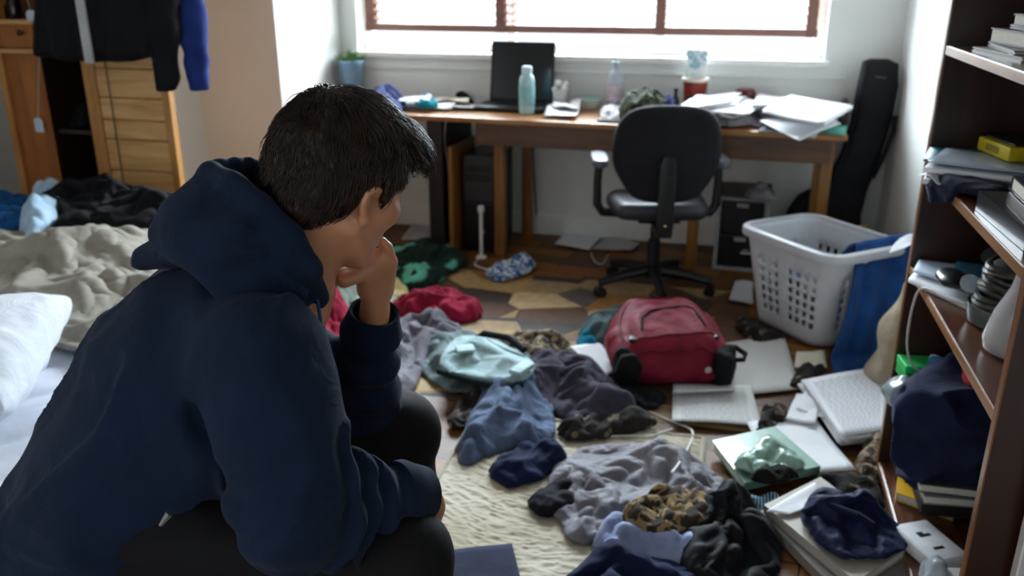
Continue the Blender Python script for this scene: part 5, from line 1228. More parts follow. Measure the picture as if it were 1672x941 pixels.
for s in (-1, 1):
    am = MB(); am.tube([(s*.19, .0, .405), (s*.262, .0, .41), (s*.288, .0, .45), (s*.290, .0, .56), (s*.285, .0, .655)], [.02, .022, .022, .02, .02], 10)
    ar = am.build('arm', M_CHP, ch, smooth=True)
    pm = MB(); pm.prism(chaikin([(-.035, -.13), (.035, -.13), (.042, 0), (.035, .13), (-.035, .13), (-.042, 0)], 2).tolist(), .652, .688, bev=.010); pm.build('arm_pad', M_PAD, ar, M=T4((s*.285, .0, 0)), smooth=True, angle=60)
# ================================================================== LAUNDRY BASKET
BC = np.array([.425, 3.85]); BAng = math.atan2(-.40, .34); BH = .44
M_BASK = plain('white basket plastic', '#c9cbd0', rough=.4, var=.04, spec=.4)
bk = thing('laundry_basket', 'white plastic laundry basket with square holes holding washing', 'laundry basket', (*BC, 0), rz=BAng)
def bprof(s, t):
    """point on the basket wall: s 0..1 around, t 0..1 up"""
    a = .205+.072*t; c = .158+.052*t; n = 4.2
    th = 2*PI*s; ct, st = math.cos(th), math.sin(th)
    # even arc spacing on a superellipse: walk by angle of the square
    return a, c, th
def sup(a, c, u):
    """point at arc fraction u of a rounded rectangle"""
    r = .075; w, h = 2*(a-r), 2*(c-r); q = PI*r/2; per = 2*w+2*h+4*q; d = (u % 1)*per
    segs = [('l', w, (-a+r, -c), (1, 0)), ('c', q, (a-r, -c+r), -PI/2), ('l', h, (a, -c+r), (0, 1)), ('c', q, (a-r, c-r), 0), ('l', w, (a-r, c), (-1, 0)), ('c', q, (-a+r, c-r), PI/2), ('l', h, (-a, c-r), (0, -1)), ('c', q, (-a+r, -c+r), PI)]
    for s in segs:
        if d <= s[1]+1e-9:
            if s[0] == 'l': return (s[2][0]+s[3][0]*d, s[2][1]+s[3][1]*d)
            t = s[3]+d/r; return (s[2][0]+r*math.cos(t), s[2][1]+r*math.sin(t))
        d -= s[1]
    return (-a+r, -c)
def wallpt(u, t): a, c = .205+.070*t, .158+.052*t; x, y = sup(a, c, u); return Vector((x, y, .012+(BH-.012)*t))
us = []; NC = 36
for k in range(NC): us += [k/NC, (k+.46)/NC]
ts = [0, .05, .14]
for k in range(6): ts += [.17+.098*k, .17+.098*k+.066]
ts = sorted(set(ts+[.80, 1.0, .93, 1.0]))
b = MB(); Gd = [[b.bm.verts.new(wallpt(u, t)) for t in ts] for u in us]; nu = len(us)
for i in range(nu):
    um = (us[i]+(us[(i+1) % nu] if i < nu-1 else 1))/2; x, y = sup(.24, .185, um); corner = abs(x) > .185 and abs(y) > .13
    for j in range(len(ts)-1):
        tm = (ts[j]+ts[j+1])/2; row = [k for k in range(6) if .17+.098*k < tm < .17+.098*k+.066]
        grp = int(um*NC) % 8 in (3,) if not corner else True
        if row and i % 2 == 1 and not grp: continue
        b.bm.faces.new((Gd[i][j], Gd[(i+1) % nu][j], Gd[(i+1) % nu][j+1], Gd[i][j+1]))
b.bm.faces.new([Gd[i][0] for i in reversed(range(nu))])
body_ = b.build('basket_body', M_BASK, bk, smooth=True, angle=50, solid=.005)
rm = MB(); P_ = [wallpt(k/96, 1.0) for k in range(97)]
prof = [(-.004, -.030), (.020, -.034), (.024, -.028), (.022, .002), (.012, .008), (-.004, .006)]
rings = []
for k in range(96):
    p = P_[k]; t = (P_[(k+1) % 96]-P_[k-1]).normalized(); o_ = Vector((t.y, -t.x, 0)).normalized(); rings.append([rm.bm.verts.new(p+o_*u+Vector((0, 0, w))) for u, w in prof])
for k in range(96):
    for m in range(len(prof)): rm.bm.faces.new((rings[k][m], rings[(k+1) % 96][m], rings[(k+1) % 96][(m+1) % len(prof)], rings[k][(m+1) % len(prof)]))
rm.build('rim', M_BASK, bk, smooth=True, angle=50)
def inb(x, y): v = Rz(BAng) @ Vector((x, y, 0)); return (BC[0]+v.x, BC[1]+v.y)
def bcloth(name, pts, z, mat, label, mound, seed, cat='clothing'): return cloth(name, [inb(x, y) for x, y in pts], mat, label, cat, z0=z, mound=mound, step=.016, ex=1.3, seed=seed)
bcloth('washing', [(-.19, -.13), (.19, -.13), (.19, .13), (-.19, .13)], .12, fabric('grey washing', '#6b6d75'), 'grey washing filling the bottom of the basket', .12, 51)
bcloth('blue_shirt', [(-.17, -.10), (.02, -.14), (.06, .10), (-.15, .13)], .24, fabric('steel blue checked cotton', '#4c6a92', '#6f8bb0', pattern='camo', pcol='#2c4266', pscale=14), 'steel blue shirt lying on top of the washing in the basket', .09, 52)
bcloth('grey_shirt', [(.0, -.14), (.18, -.13), (.19, .10), (.05, .13)], .22, fabric('pale grey striped cotton', '#a3a6a8', '#b4b6b6', pattern='stripe', pcol='#7d8086', pscale=16), 'pale grey striped shirt beside the blue shirt in the basket', .09, 53)
# towel over the basket rim, trailing to the floor
M_TOW = fabric('blue towel terry', '#163a6c', '#1f4d88', rough=.95, weave=700, fuzz=.3, wr=.3, wscale=24)
def towel(u, v):
    r0 = Vector(inb(.283, -.15)+(BH,)); r1 = Vector(inb(.283, .20)+(BH,))       # along the basket's right rim
    r0 = np.array(G(1398, 402, BH+.012)); r1 = np.array(G(1494, 384, BH+.012)); top = r0*(1-u)+r1*u
    b0 = np.array(G(1350, 596, .02)); b1 = np.array(G(1458, 590, .02)); bot = b0*(1-u)+b1*u
    n = np.array([.30, -.95, 0])
    inn = top-n*.10+np.array([-.02, 0, -.10])
    if v < .16:
        t = v/.16; p = inn*(1-t)+top*t; p[2] += .03*math.sin(PI*t*.9); A_ = .25
    else:
        t = (v-.16)/.84; p = top*(1-t)+bot*t; p = p+n*(.075*math.sin(PI*min(1, t*.8+.12))-.026); p[2] = max(.012, top[2]*(1-t)**.92+.008); A_ = .3+.7*t
        if t > .92: p = p+n*(t-.92)*1.0
    f = (math.sin(u*16+2.2*v+1.3*math.sin(v*5))*.020+math.sin(u*29-3*v)*.006)*A_
    return p+n*f
tw = MB().grid(towel, 44, 60).build('towel', M_TOW, None, smooth=True, angle=180, solid=.008); setp(tw, 'dark blue towel draped over the corner of the laundry basket down to the floor', 'towel')
sheet('paper_sheet', [G(x, y, BH+.035) for x, y in ((1450, 420), (1492, 408), (1496, 388), (1468, 396))], M_P1, 'white sheet caught on the towel at the basket rim', 'paper', curl=.02, seed=55)
# beige sack standing behind the towel
sc_ = G(1472, 590, .0); vsk = VN(93); sk = np.array([.70, 3.22])
def sack(P):
    q = P-np.array([sk[0], sk[1], .19], np.float32); d = ell(q, (0, 0, 0), (.105, .13, .22)); d = smin(d, ell(q, (0, .0, -.12), (.12, .145, .09)), .05)
    d = smin(d, cone(q, (0, 0, .15), (.01, -.02, .25), .05, .07), .03); return d+.014*vsk(P*11)+.006*vsk(P*28)
X, Q = nets(sack, (.54, 3.02, .003), (.835, 3.42, .50), .009); setp(fast_mesh('cloth_sack', relax(X, Q, 1), Q, fabric('beige canvas', '#9a8d78', '#ab9e88', weave=900)), 'beige canvas sack standing behind the blue towel by the bookcase', 'sack')
# ================================================================== BACKPACK lying on its back
M_RED = fabric('crimson nylon', '#6e0c24', '#861530', rough=.6, weave=1300, fuzz=.15, wr=.3, wscale=18); M_RDD = fabric('dark crimson nylon', '#5c0a1e', '#6d0f26', rough=.6, weave=1300, fuzz=.1, wr=.2)
M_NET = fabric('black mesh', '#0b0b0d', '#131315', rough=.8, weave=500, fuzz=.05, wr=.3)
bo = (G(1012, 652, 0)+G(1198, 636, 0))/2; bang = math.atan2(G(1200, 612, 0)[1]-G(1015, 628, 0)[1], G(1200, 612, 0)[0]-G(1015, 628, 0)[0])*.75
bg_ = thing('backpack', 'crimson backpack with black side pockets lying on its back on the floor', 'backpack', (bo[0], bo[1], 0), rz=bang)
PKP = chaikin([(-.17, .005), (.17, .005), (.225, .08), (.235, .20), (.205, .33), (.13, .42), (.04, .45), (-.04, .45), (-.13, .42), (-.205, .33), (-.235, .20), (-.225, .08)], 2)
PKT = chaikin([(-.15, .035), (.15, .035), (.165, .13), (.14, .25), (.08, .30), (-.08, .30), (-.14, .25), (-.165, .13)], 2)
vpk = VN(95)
def packz(y): return .078+.15*np.clip(y, 0, .43)
def packf(P):
    h = packz(P[:, 1]); d = inflate(P[:, :2], P[:, 2]-h, PKP, .13, h*.98)
    d = d+.010*vpk(P*8)+.005*vpk(P*19+3)
    p2 = inflate(P[:, :2], P[:, 2]-(2*packz(P[:, 1])-.032), PKT, .06, .062)+.010*vpk(P*9+7)+.006*vpk(P*23)
    return smin(d, p2, .018)
Mk = wloc(bg_); Mk = np.array(Mk)
def toB(X): return np.asarray(X)@Mk[:3, :3].T+Mk[:3, 3]
X, Q = nets(packf, (-.27, -.05, .004), (.27, .50, .42), .006); X = relax(X, Q, 1); KS = 1.02
bodyp = fast_mesh('pack_body', toB(X*np.array([KS, KS, 1.0])), Q, M_RED, bg_)
def surf(x, y, z0=.42):
    lo_, hi_ = 0.0, z0
    zz_ = np.linspace(z0, .02, 160); d = packf(np.stack([np.full(160, x), np.full(160, y), zz_], 1).astype(np.float32)); i = np.argmax(d < 0); return zz_[i] if (d < 0).any() else .03
def strip(name, pts, r, mat, par, off=.001, closed=False):
    S = resample(np.array(pts, float), .012) if closed else np.array([(np.interp(t, range(len(pts)), [p[0] for p in pts]), np.interp(t, range(len(pts)), [p[1] for p in pts])) for t in np.linspace(0, len(pts)-1, len(pts)*7)])
    W_ = [Vector((x*KS, y*KS, (surf(x, y)+off)*1.0)) for x, y in S]
    if closed: W_.append(W_[0])
    return MB().tube(W_, r, 8).build(name, mat, par, smooth=True)
strip('zip', [(-.115, .13), (-.10, .205), (-.06, .235), (.07, .25), (.11, .23), (.125, .12)], .0055, M_NET, bg_)
strip('piping', chaikin([(-.18, .08), (-.19, .2), (-.15, .33), (-.06, .395), (.06, .395), (.15, .33), (.19, .2), (.18, .08)], 2), .005, M_RDD, bg_)
strip('zip', [(-.15, .05), (-.05, .035), (.05, .035), (.15, .05)], .0045, M_RDD, bg_)
for s in (-1, 1):
    PC_ = chaikin([(s*.13, -.015), (s*.225, -.005), (s*.24, .10), (s*.19, .14), (s*.14, .09)], 2)
    def pf(P, PC_=PC_): return inflate(P[:, :2], P[:, 2]-.085, PC_, .035, .080)+.008*vpk(P*17+s)+.004*vpk(P*40)
    X, Q = nets(pf, (-.29, -.06, .002), (.29, .20, .24), .006); fast_mesh('side_pocket', toB(relax(X, Q, 1)*np.array([KS, KS, 1.0])), Q, M_NET, bg_)
    bb = MB(); bb.box((s*.155-.016, .09, .178), (s*.155+.016, .125, .194), .004, rot=Rz(s*.3)); bb.build('buckle', M_CHP, bg_, smooth=True)
b = MB(); b.tube([(.20, .03, .12), (.25, .01, .13), (.265, .04, .14), (.24, .08, .15), (.21, .09, .15)], .010, 8); b.build('strap_loop', M_NET, bg_, smooth=True)
b = MB(); b.tube([(-.10, .40, .12), (-.06, .435, .165), (.05, .435, .165), (.09, .40, .12)], .012, 8); b.build('top_handle', M_NET, bg_, smooth=True)
MB().lathe([(.012, 0), (.013, .003), (.008, .005)], (.11, -.004, .10), 14, Rx(PI/2)).build('badge', plain('pale badge', '#a8a6a8', rough=.5), bg_, smooth=True)
# ================================================================== BOOKCASE
M_BKW = wood('dark walnut stain', '#1a0d08', '#361a0d', rough=.35, axis='Z', coat=.25, scale=4); M_BKS = wood('walnut shelf', '#3a1c0f', '#6a3a1f', rough=.25, axis='Y', coat=.35, scale=4); M_EDGE = wood('pale wood edge', '#6e4323', '#a9764a', rough=.3, axis='Y', coat=.3)  # shelf and upright edges take a paler wood than the boards
KX, KY0, KY1, KD = .54, 1.65, 2.62, .285; KH = 2.05
kc = thing('bookcase', 'tall dark brown open bookcase crammed with things against the right wall', 'bookcase', (KX+KD/2, (KY0+KY1)/2, 0))
for y0 in (KY0, KY1-.024):
    p_ = MB().box((KX, y0, 0), (KX+KD, y0+.024, KH), .002).build('side_panel', M_BKW, kc, local=False)
    MB().box((KX-.003, y0+.0005, 0), (KX+.0005, y0+.0235, KH), .001).build('edge_strip', wood('pale upright edge', '#5a3319', '#8a5c34', rough=.3, axis='Z', coat=.3), p_, local=False)
MB().box((KX+KD-.010, KY0+.024, .03), (KX+KD, KY1-.024, KH)).build('back_panel', M_BKW, kc, local=False)
MB().box((KX, KY0, KH), (KX+KD, KY1, KH+.025), .003).build('top_panel', M_BKS, kc, local=False)
MB().box((KX+.02, KY0+.024, 0), (KX+.035, KY1-.024, .035)).build('plinth', M_BKW, kc, local=False)
SZ = [.062, .71, 1.0, 1.325, 1.66]
for z in SZ:
    xs = KX+.002
    s_ = MB().box((xs, KY0+.024, z-.024), (KX+KD-.010, KY1-.024, z), .002).build('shelf', M_BKS, kc, local=False)
    MB().box((xs-.003, KY0+.0245, z-.0235), (xs+.0005, KY1-.0245, z-.0015), .001).build('edge_strip', M_EDGE, s_, local=False)
def kp(x, y): return np.array([x, y])
M_PAGES = plain('page edges', '#cfc9bb', rough=.8, var=.12, nscale=200)
def kbook(cxy, w, d, a, z, h, cover, label, pages=None, spine=0, group=None): return book('book', rect(cxy[0], cxy[1], z, w, d, a), h, cover, pages or M_PAGES, label, 'book', group, spine)
z = SZ[3]
for (w, d, a, h, cov, lb, dx, dy) in ((.22, .30, .10, .010, plain('pale magazine', '#a5a3a3', rough=.4), 'pale magazine at the bottom of the pile on the top visible shelf', 0, 0), (.20, .29, -.06, .010, plain('grey magazine', '#6d6a6c', rough=.4), 'grey magazine above the lowest magazine on the top visible shelf', .004, .005),
        (.18, .25, .12, .034, plain('dark book cloth', '#2c2523', rough=.5), 'thick dark book in the pile on the top visible shelf', .01, .01), (.15, .22, .02, .008, plain('silver booklet', '#8d8a90', rough=.4), 'thin silver booklet between two thicker books on the top visible shelf', .014, -.02), (.15, .21, .16, .026, plain('maroon brown cloth', '#43302c', rough=.5), 'small brown book topmost of the pile on the top visible shelf', .016, -.06)):
    kbook((.685+dx, 2.27+dy), w, d, a, z+.0005, h, cov, lb, spine=1); z += h+.001
M_PINKC = clear('pinkish clear plastic', '#e8d5d2', .12, .5); b = MB()
for k, (r, y, tz) in enumerate(((.042, 2.20, .05), (.040, 2.16, .052), (.034, 2.11, .045))):
    pts = [(.655+.012*k+r*.25*math.cos(t), y+r*math.cos(t), z+tz-.002+r*math.sin(t)) for t in np.linspace(0, 2*PI, 25)]; b.tube(pts, .005, 8)
b.tube([(.65, 2.22, z+.008), (.66, 2.15, z+.007), (.68, 2.08, z+.008)], .007, 8)
setp(b.build('headset', M_PINKC, None, smooth=True), 'pinkish clear looped headset lying on the top book of the shelf', 'headset')
# shelf at 1.0 m: folders, tape box, cloth, hardbacks
z = 1.0
G4 = 'folders piled at the far end of the second shelf'
for i, (h, cov, lb, a, dy) in enumerate(((.012, M_P1, 'white paper block lowest in the pile at the far end of the second shelf', -.30, 0), (.010, plain('grey board', '#8e8e96', rough=.5), 'grey folder in the pile at the far end of the second shelf', -.22, .01), (.012, M_P1, 'white paper block in the middle of the pile on the second shelf', -.34, -.01), (.004, plain('dark teal card', '#1d6a78', rough=.45), 'teal folder near the top of the pile on the second shelf', -.26, .05))):
    sheet('folder' if i in (1, 3) else 'paper_block', rect(.65, 2.43+dy, z+.006, .27, .24, a), cov, lb, 'folder' if i in (1, 3) else 'paper', curl=.002, thick=h, seed=400+i); z += h+.0035
sheet('plastic_sleeve', rect(.635, 2.40, z+.003, .23, .20, -.42), clear('sleeve plastic', '#dfe6ee', .15, .55), 'clear plastic sleeve of paper on top of the folders on the second shelf', 'sleeve', curl=.004, thick=.003, seed=410)
tb = thing('tape_box', 'bright yellow box with a dark lid on the folders of the second shelf', 'box', (.715, 2.47, z+.010), rz=.2)
MB().box((-.055, -.085, 0), (.055, .085, .036), .006).build('box_body', plain('yellow card', '#c9b416', rough=.45), tb, smooth=True); MB().box((-.040, -.075, .036), (.050, .080, .042), .003).build('lid', plain('dark lid', '#26231c', rough=.5), tb); MB().box((-.0565, -.03, .010), (-.0545, .035, .026)).build('label_patch', plain('grey print', '#8a7d2c', rough=.6, var=.3, nscale=90), tb)
vcl = VN(97)
def blob_cloth(name, c, r, mat, label, seed, cat='clothing', amp=.012, h=.006, parts=()):
    vn = VN(seed); c = np.asarray(c, float)
    def f(P):
        d = ell(P, c, r)
        for (cc, rr_) in parts: d = smin(d, ell(P, cc, rr_), .025)
        return d+amp*vn(P*np.array([16, 16, 22], np.float32))+amp*.5*vn(P*40)-amp*.5*np.abs(vn(P*12+9))
    m = np.max(r)*1.25+.03; pts = np.array([c]+[p[0] for p in parts]); mm = max([m]+[np.max(p[1])*1.25+.03 for p in parts])
    X, Q = nets(f, pts.min(0)-mm, pts.max(0)+mm, h); o = fast_mesh(name, relax(X, Q, 1), Q, mat); return setp(o, label, cat)
M_NAVYD = fabric('dark navy cotton', '#0d1226', '#141b35', weave=1200, fuzz=.15, wr=.35, wscale=20)
blob_cloth('navy_sock', (.60, 2.27, 1.022), (.06, .09, .018), M_NAVYD, 'dark navy cloth hanging over the front edge of the second shelf', 98, parts=(((.535, 2.30, 1.005), (.022, .07, .035)), ((.515, 2.36, .985), (.018, .045, .032))), amp=.008, h=.005)
sheet('paper_sheet', [G(x, y, 1.012) for x, y in ((1496, 294), (1535, 306), (1562, 292), (1520, 284))], M_P1, 'white slip jutting out over the shelf edge beside the navy cloth', 'paper', curl=.012, seed=99)
M_BKBL = plain('blue black cover', '#15151d', rough=.3, coat=.3)
kbook((.675, 1.95), .23, .32, .04, 1.001, .044, M_BKBL, 'large blue black hardback flat at the near end of the second shelf', spine=3); kbook((.70, 2.0), .17, .24, -.05, 1.047, .032, plain('dark purple cover', '#2a2430', rough=.4), 'smaller pale edged hardback lying on the blue black one', spine=2)
setp(MB().ico((.63, 2.14, 1.012), .024, 2, (1, 1.4, .45), .3, 7).build('stone', plain('pale stone', '#8f867a', rough=.7), None, smooth=True), 'small pale pebble beside the hardbacks on the second shelf', 'stone')
blob_cloth('dark_pouch', (.755, 2.25, 1.05), (.05, .09, .05), M_BLACKC, 'dark pouch pushed to the back of the second shelf', 101, amp=.008)
# shelf at .71
z = .711
for i, (pts, th, m_, lb) in enumerate((([(1482, 462), (1590, 512), (1625, 455), (1500, 430)], .010, M_P1, 'thick white paper block overhanging the front of the third shelf'), ([(1490, 447), (1560, 470), (1600, 440), (1500, 428)], .006, paper_mat('blue white paper', '#c2d0e2'), 'bluish sheet on the paper block of the third shelf'))):
    c = [G(x, y, z) for x, y in pts]; c = [np.array([min(p[0], .80), min(p[1], 2.585), z+.004]) for p in c]; sheet('paper_block', c, m_, lb, 'paper', curl=.002, thick=th, seed=430+i); z += th+.004
sheet('folder', [np.array([p[0], p[1], z+.004]) for p in rect(.70, 2.45, 0, .16, .20, -.3)], plain('sky blue card', '#3f7fa0', rough=.5), 'blue folder at the back of the papers on the third shelf', 'folder', curl=.002, thick=.003, seed=440)
gl_ = G(1552, 472, z+.012); blob_cloth('glasses_case', (.60, 2.36, z+.020), (.040, .075, .016), plain('black leatherette', '#0c0c0e', rough=.35), 'black soft glasses case lying on the papers of the third shelf', 102, 'case', amp=.004, h=.004)
blob_cloth('dark_cloth', (.745, 2.48, z+.035), (.05, .09, .028), fabric('grey brown cloth', '#3b3735', weave=1000), 'grey brown cloth bunched behind the glasses case on the third shelf', 103, amp=.01)
# glass bowl heaped with wrapped bundle
jx, jy = .685, 2.165; gb_ = thing('glass_bowl', 'clear glass dish with a dark twisted bundle piled in it on the third shelf', 'bowl', (jx, jy, .7115))
MB().lathe([(.07, .0), (.088, .004), (.094, .03), (.096, .05), (.093, .05), (.090, .03), (.068, .008)], (0, 0, 0), 32, cap=False).build('dish', clear('dish glass', '#8f9a93', .05, .35), gb_, smooth=True); MB().lathe([(.086, .008), (.091, .03), (.088, .034), (.0, .036)], (0, 0, 0), 28, cap=False).build('dark_base', plain('black plastic base', '#0f0f10', rough=.3), gb_, smooth=True)
rb = random.Random(12)
for k in range(9):
    r = .078-.0022*k; zz_ = .045+.0125*k; pts = []; ph = rb.uniform(0, 6)
    for t in np.linspace(0, 2*PI, 25): rr_ = r*(1+.05*math.sin(3*t+ph)); pts.append((rr_*math.cos(t), rr_*math.sin(t), zz_+.006*math.sin(2*t+ph)))
    MB().tube(pts, .0095, 8).build('coil', plain('dark braided wrap %d' % (k % 3), ('#1b1917', '#4b4233', '#2a2622')[k % 3], rough=.35, var=.3, nscale=90), gb_, smooth=True)
MB().lathe([(.02, .03), (.062, .04), (.055, .15), (.03, .16)], (0, 0, 0), 24).build('core', plain('dark core', '#171514', rough=.6), gb_, smooth=True)
MB().lathe([(.0, .0), (.022, .004), (.024, .012), (.0, .018)], (-.085, .05, .075), 16, Rx(.9), cap=False).build('lens', clear('lens glass', '#dfe6ea', .05, .35), gb_, smooth=True)
# glass jug at the near end
jg = thing('glass_jug', 'clear glass jug half empty at the near end of the third shelf', 'jug', (.665, 1.985, .711))
MB().lathe([(.060, 0), (.075, .006), (.080, .03), (.066, .09), (.042, .15), (.036, .19), (.040, .21), (.037, .21), (.033, .19), (.039, .15), (.062, .09), (.074, .03), (.058, .010)], (0, 0, 0), 32, cap=False).build('glass_body', clear('jug glass', '#e3e0e0', .04, .45), jg, smooth=True)
MB().lathe([(.055, .012), (.072, .03), (.064, .075), (.0, .076)], (0, 0, 0), 28, cap=False).build('contents', clear('cloudy water', '#bfb6b0', .2, .55), jg, smooth=True)
cable('grey white cable hooked over the third shelf edge and hanging down', [(.66, 2.20, .722), (.58, 2.28, .722), (.533, 2.37, .718), (.520, 2.39, .66), (.522, 2.395, .55), (.55, 2.42, .475), (.60, 2.43, .44)], .0035, plain('grey white cable', '#b7b4ae', rough=.5))
# bottom bay: a dark carton at the far end carries the green box and packets; a navy bundle sits on books in front of it
MB0 = MB().box((.575, 2.49, .0625), (.81, 2.592, .385), .004); setp(MB0.build('carton', plain('dark brown carton', '#2a1d16', rough=.7), None), 'dark carton at the far end of the lowest bay under the green box', 'box')
gx = thing('green_box', 'bright green box on the dark carton at the far end of the lowest bay', 'box', (.60, 2.535, .386), rz=.12)
MB().box((-.055, -.042, 0), (.055, .045, .048), .004).build('box_body', plain('bright green card', '#17a04a', rough=.4), gx); MB().box((-.056, -.043, .030), (.056, .046, .053), .003).build('lid', plain('lighter green card', '#2bb85c', rough=.35), gx)
pkx = thing('packet', 'blue and white packet leaning beside the green box in the lowest bay', 'packet', (.69, 2.50, .386), rz=.9)
MB().box((-.03, -.08, .012), (.03, .08, .072), .012, rot=Ry(.4), seg=3).build('packet_body', fabric('printed foil', '#9fc0da', '#d6e2ea', pattern='camo', pcol='#2f6c9c', pscale=18, rough=.35), pkx, smooth=True)
pk2 = thing('packet', 'teal green packet behind the blue and white packet in the lowest bay', 'packet', (.765, 2.535, .386), rz=.1)
MB().box((-.035, -.05, 0), (.035, .05, .085), .01, seg=3).build('packet_body', plain('teal foil', '#1d5a4d', rough=.35), pk2, smooth=True)
blob_cloth('plastic_bag', (.548, 2.455, .365), (.042, .060, .055), clear('crumpled plastic', '#a9b8bc', .18, .62), 'crumpled clear plastic bag stuffed at the far end of the lowest bay', 104, 'bag', amp=.016, h=.005)
blob_cloth('red_cloth', (.725, 2.36, .478), (.065, .09, .030), fabric('red cotton', '#8c1026', '#a3182f'), 'red cloth lying on top of the navy bundle in the bookcase', 105)
MBq = MB().box((.60, 2.27, .0925), (.81, 2.47, .150), .004); setp(MBq.build('carton', plain('black card', '#18130f', rough=.7), None), 'low black carton hidden under the grey books of the lowest bay', 'box')
kbook((.70, 2.37), .24, .26, .10, .1505, .026, plain('grey hardback cover', '#777a80', rough=.45), 'grey book lowest of the two under the navy bundle', spine=1)
kbook((.695, 2.37), .235, .25, .02, .1775, .026, plain('greenish hardback cover', '#4c564f', rough=.45), 'greenish grey book directly under the navy bundle', spine=1)
vnb = VN(107)
NB = chaikin([(.52, 2.27), (.515, 2.40), (.55, 2.47), (.80, 2.475), (.815, 2.40), (.812, 2.26), (.76, 2.235), (.58, 2.235)], 2)
def navyb(P):
    d = inflate(P[:, :2], P[:, 2]-.325-.012*np.sin(P[:, 0]*14), NB, .06, .125)
    fo = .012*np.sin(P[:, 2]*44+4*vnb(P*6)); return d+fo*.5+.018*vnb(P*10)+.006*vnb(P*24)-.030*np.clip(1-2*np.abs(vnb(P*np.array([9, 9, 14], np.float32)+2)), 0, 1)**1.5+.008
X, Q = nets(navyb, (.45, 2.16, .14), (.825, 2.50, .50), .006); setp(fast_mesh('navy_bundle', relax(X, Q, 1), Q, fabric('navy sweat cloth', '#141a33', '#1c2444', weave=1300, fuzz=.2, wr=.3)), 'big dark navy bundle of clothing on the books in the lowest bay', 'clothing')
yb_ = [G(x, y, .063) for x, y in ((1462, 818), (1556, 852), (1588, 800), (1466, 762))]; yb_ = [np.array([max(.55, min(p[0], .8)), min(p[1], 2.585), .063]) for p in yb_]
ybk = book('book', yb_, .028, plain('yellow cover', '#d6a313', rough=.4), M_PAGES, 'yellow and red book lying on the bottom shelf', spine=3)
c_ = sum(yb_)/4; MB().lathe([(.0, .028), (.058, .0282), (.058, .0292), (.0, .0294)], (c_[0]+.02, c_[1]-.015, .0632), 28, cap=False).build('cover_patch', plain('red print', '#b81f1a', rough=.4), ybk, local=False)
ad = thing('white_adapter', 'white plastic multi socket adapter at the front of the bottom shelf', 'adapter', (.60, 2.13, .063), rz=.5)
MB().box((-.055, -.085, 0), (.055, .085, .045), .014, seg=3).build('adapter_body', plain('white abs', '#d5d6d8', rough=.35), ad, smooth=True)
for yy, l_ in ((-.035, .03), (.02, .034), (.03, .018)): MB().box((-.02, yy-.006, .044), (-.02+l_, yy+.004, .0462), .001).build('slot', M_CHP, ad)
ad2 = thing('white_box', 'white box with a folded flap behind the adapter on the bottom shelf', 'box', (.665, 1.97, .063), rz=.25)
MB().box((-.06, -.05, 0), (.06, .05, .05), .004).build('box_body', M_WPL, ad2); MB().box((-.058, -.10, .045), (.05, -.048, .049), .001, rot=Rx(-.5)).build('flap', M_WPL, ad2)
blob_cloth('black_bag', (.675, 1.80, .105), (.11, .095, .055), M_NET, 'black bag on the bottom shelf near the near side panel', 108, 'bag', amp=.012)
blob_cloth('plastic_wrap', (.585, 1.98, .10), (.03, .06, .05), clear('clear wrap', '#c9d0d6', .1, .5), 'clear plastic wrap beside the white box on the bottom shelf', 109, 'wrap', amp=.014, h=.005)
pbx = thing('leaning_board', 'tall pale grey board standing against the near side of the bookcase', 'board', (.70, 1.615, 0))
MB().box((-.085, -.012, 0), (.10, .012, .80), .004).build('board', plain('pale grey laminate', '#b9bab8', rough=.5), pbx); MB().box((-.087, -.014, 0), (-.083, .014, .80), .001).build('edge_strip', M_TRIM, pbx)
# ================================================================== RUGS AND FLOOR CLUTTER
def patch_mat():
    m, nt, b = nodes('patchwork hide'); L = nt.links; tc = N(nt, 'ShaderNodeTexCoord'); mp = N(nt, 'ShaderNodeMapping'); mp.inputs['Rotation'].default_value = (0, 0, .5); mp.inputs['Scale'].default_value = (1, 1.25, 1); L.new(tc.outputs['Object'], mp.inputs['Vector'])
    v = N(nt, 'ShaderNodeTexVoronoi', {'Scale': 4.0, 'Randomness': 1.0}); L.new(mp.outputs['Vector'], v.inputs['Vector']); s = N(nt, 'ShaderNodeSeparateColor'); L.new(v.outputs['Color'], s.inputs[0])
    r = ramp(nt, [(0, srgb('#a08560')), (.17, srgb('#5a3d24')), (.30, srgb('#b0925e')), (.45, srgb('#7a5c3c')), (.56, srgb('#c9b084')), (.68, srgb('#3a2f28')), (.78, srgb('#9a6c34')), (.88, srgb('#5b554f'))], 'CONSTANT'); L.new(s.outputs[0], r.inputs['Fac'])
    n1 = N(nt, 'ShaderNodeTexNoise', {'Scale': 22.0, 'Detail': 5.0}); L.new(tc.outputs['Object'], n1.inputs['Vector']); r2 = ramp(nt, [(.25, (.7, .68, .66, 1)), (.75, (1.15, 1.12, 1.1, 1))]); L.new(n1.outputs['Fac'], r2.inputs['Fac'])
    mx = N(nt, 'ShaderNodeMix', data_type='RGBA', blend_type='MULTIPLY'); mx.inputs[0].default_value = 1; L.new(r.outputs['Color'], mx.inputs[6]); L.new(r2.outputs['Color'], mx.inputs[7]); L.new(mx.outputs[2], b.inputs['Base Color'])
    b.inputs['Roughness'].default_value = .7; v2 = N(nt, 'ShaderNodeTexVoronoi', {'Scale': 4.0}, feature='DISTANCE_TO_EDGE'); L.new(mp.outputs['Vector'], v2.inputs['Vector'])
    bp = N(nt, 'ShaderNodeBump', {'Strength': .4, 'Distance': .004}); r3 = ramp(nt, [(0, (0, 0, 0, 1)), (.03, (1, 1, 1, 1))]); L.new(v2.outputs['Distance'], r3.inputs['Fac']); L.new(r3.outputs['Color'], bp.inputs['Height']); L.new(bp.outputs['Normal'], b.inputs['Normal']); return m
vr = VN(41)
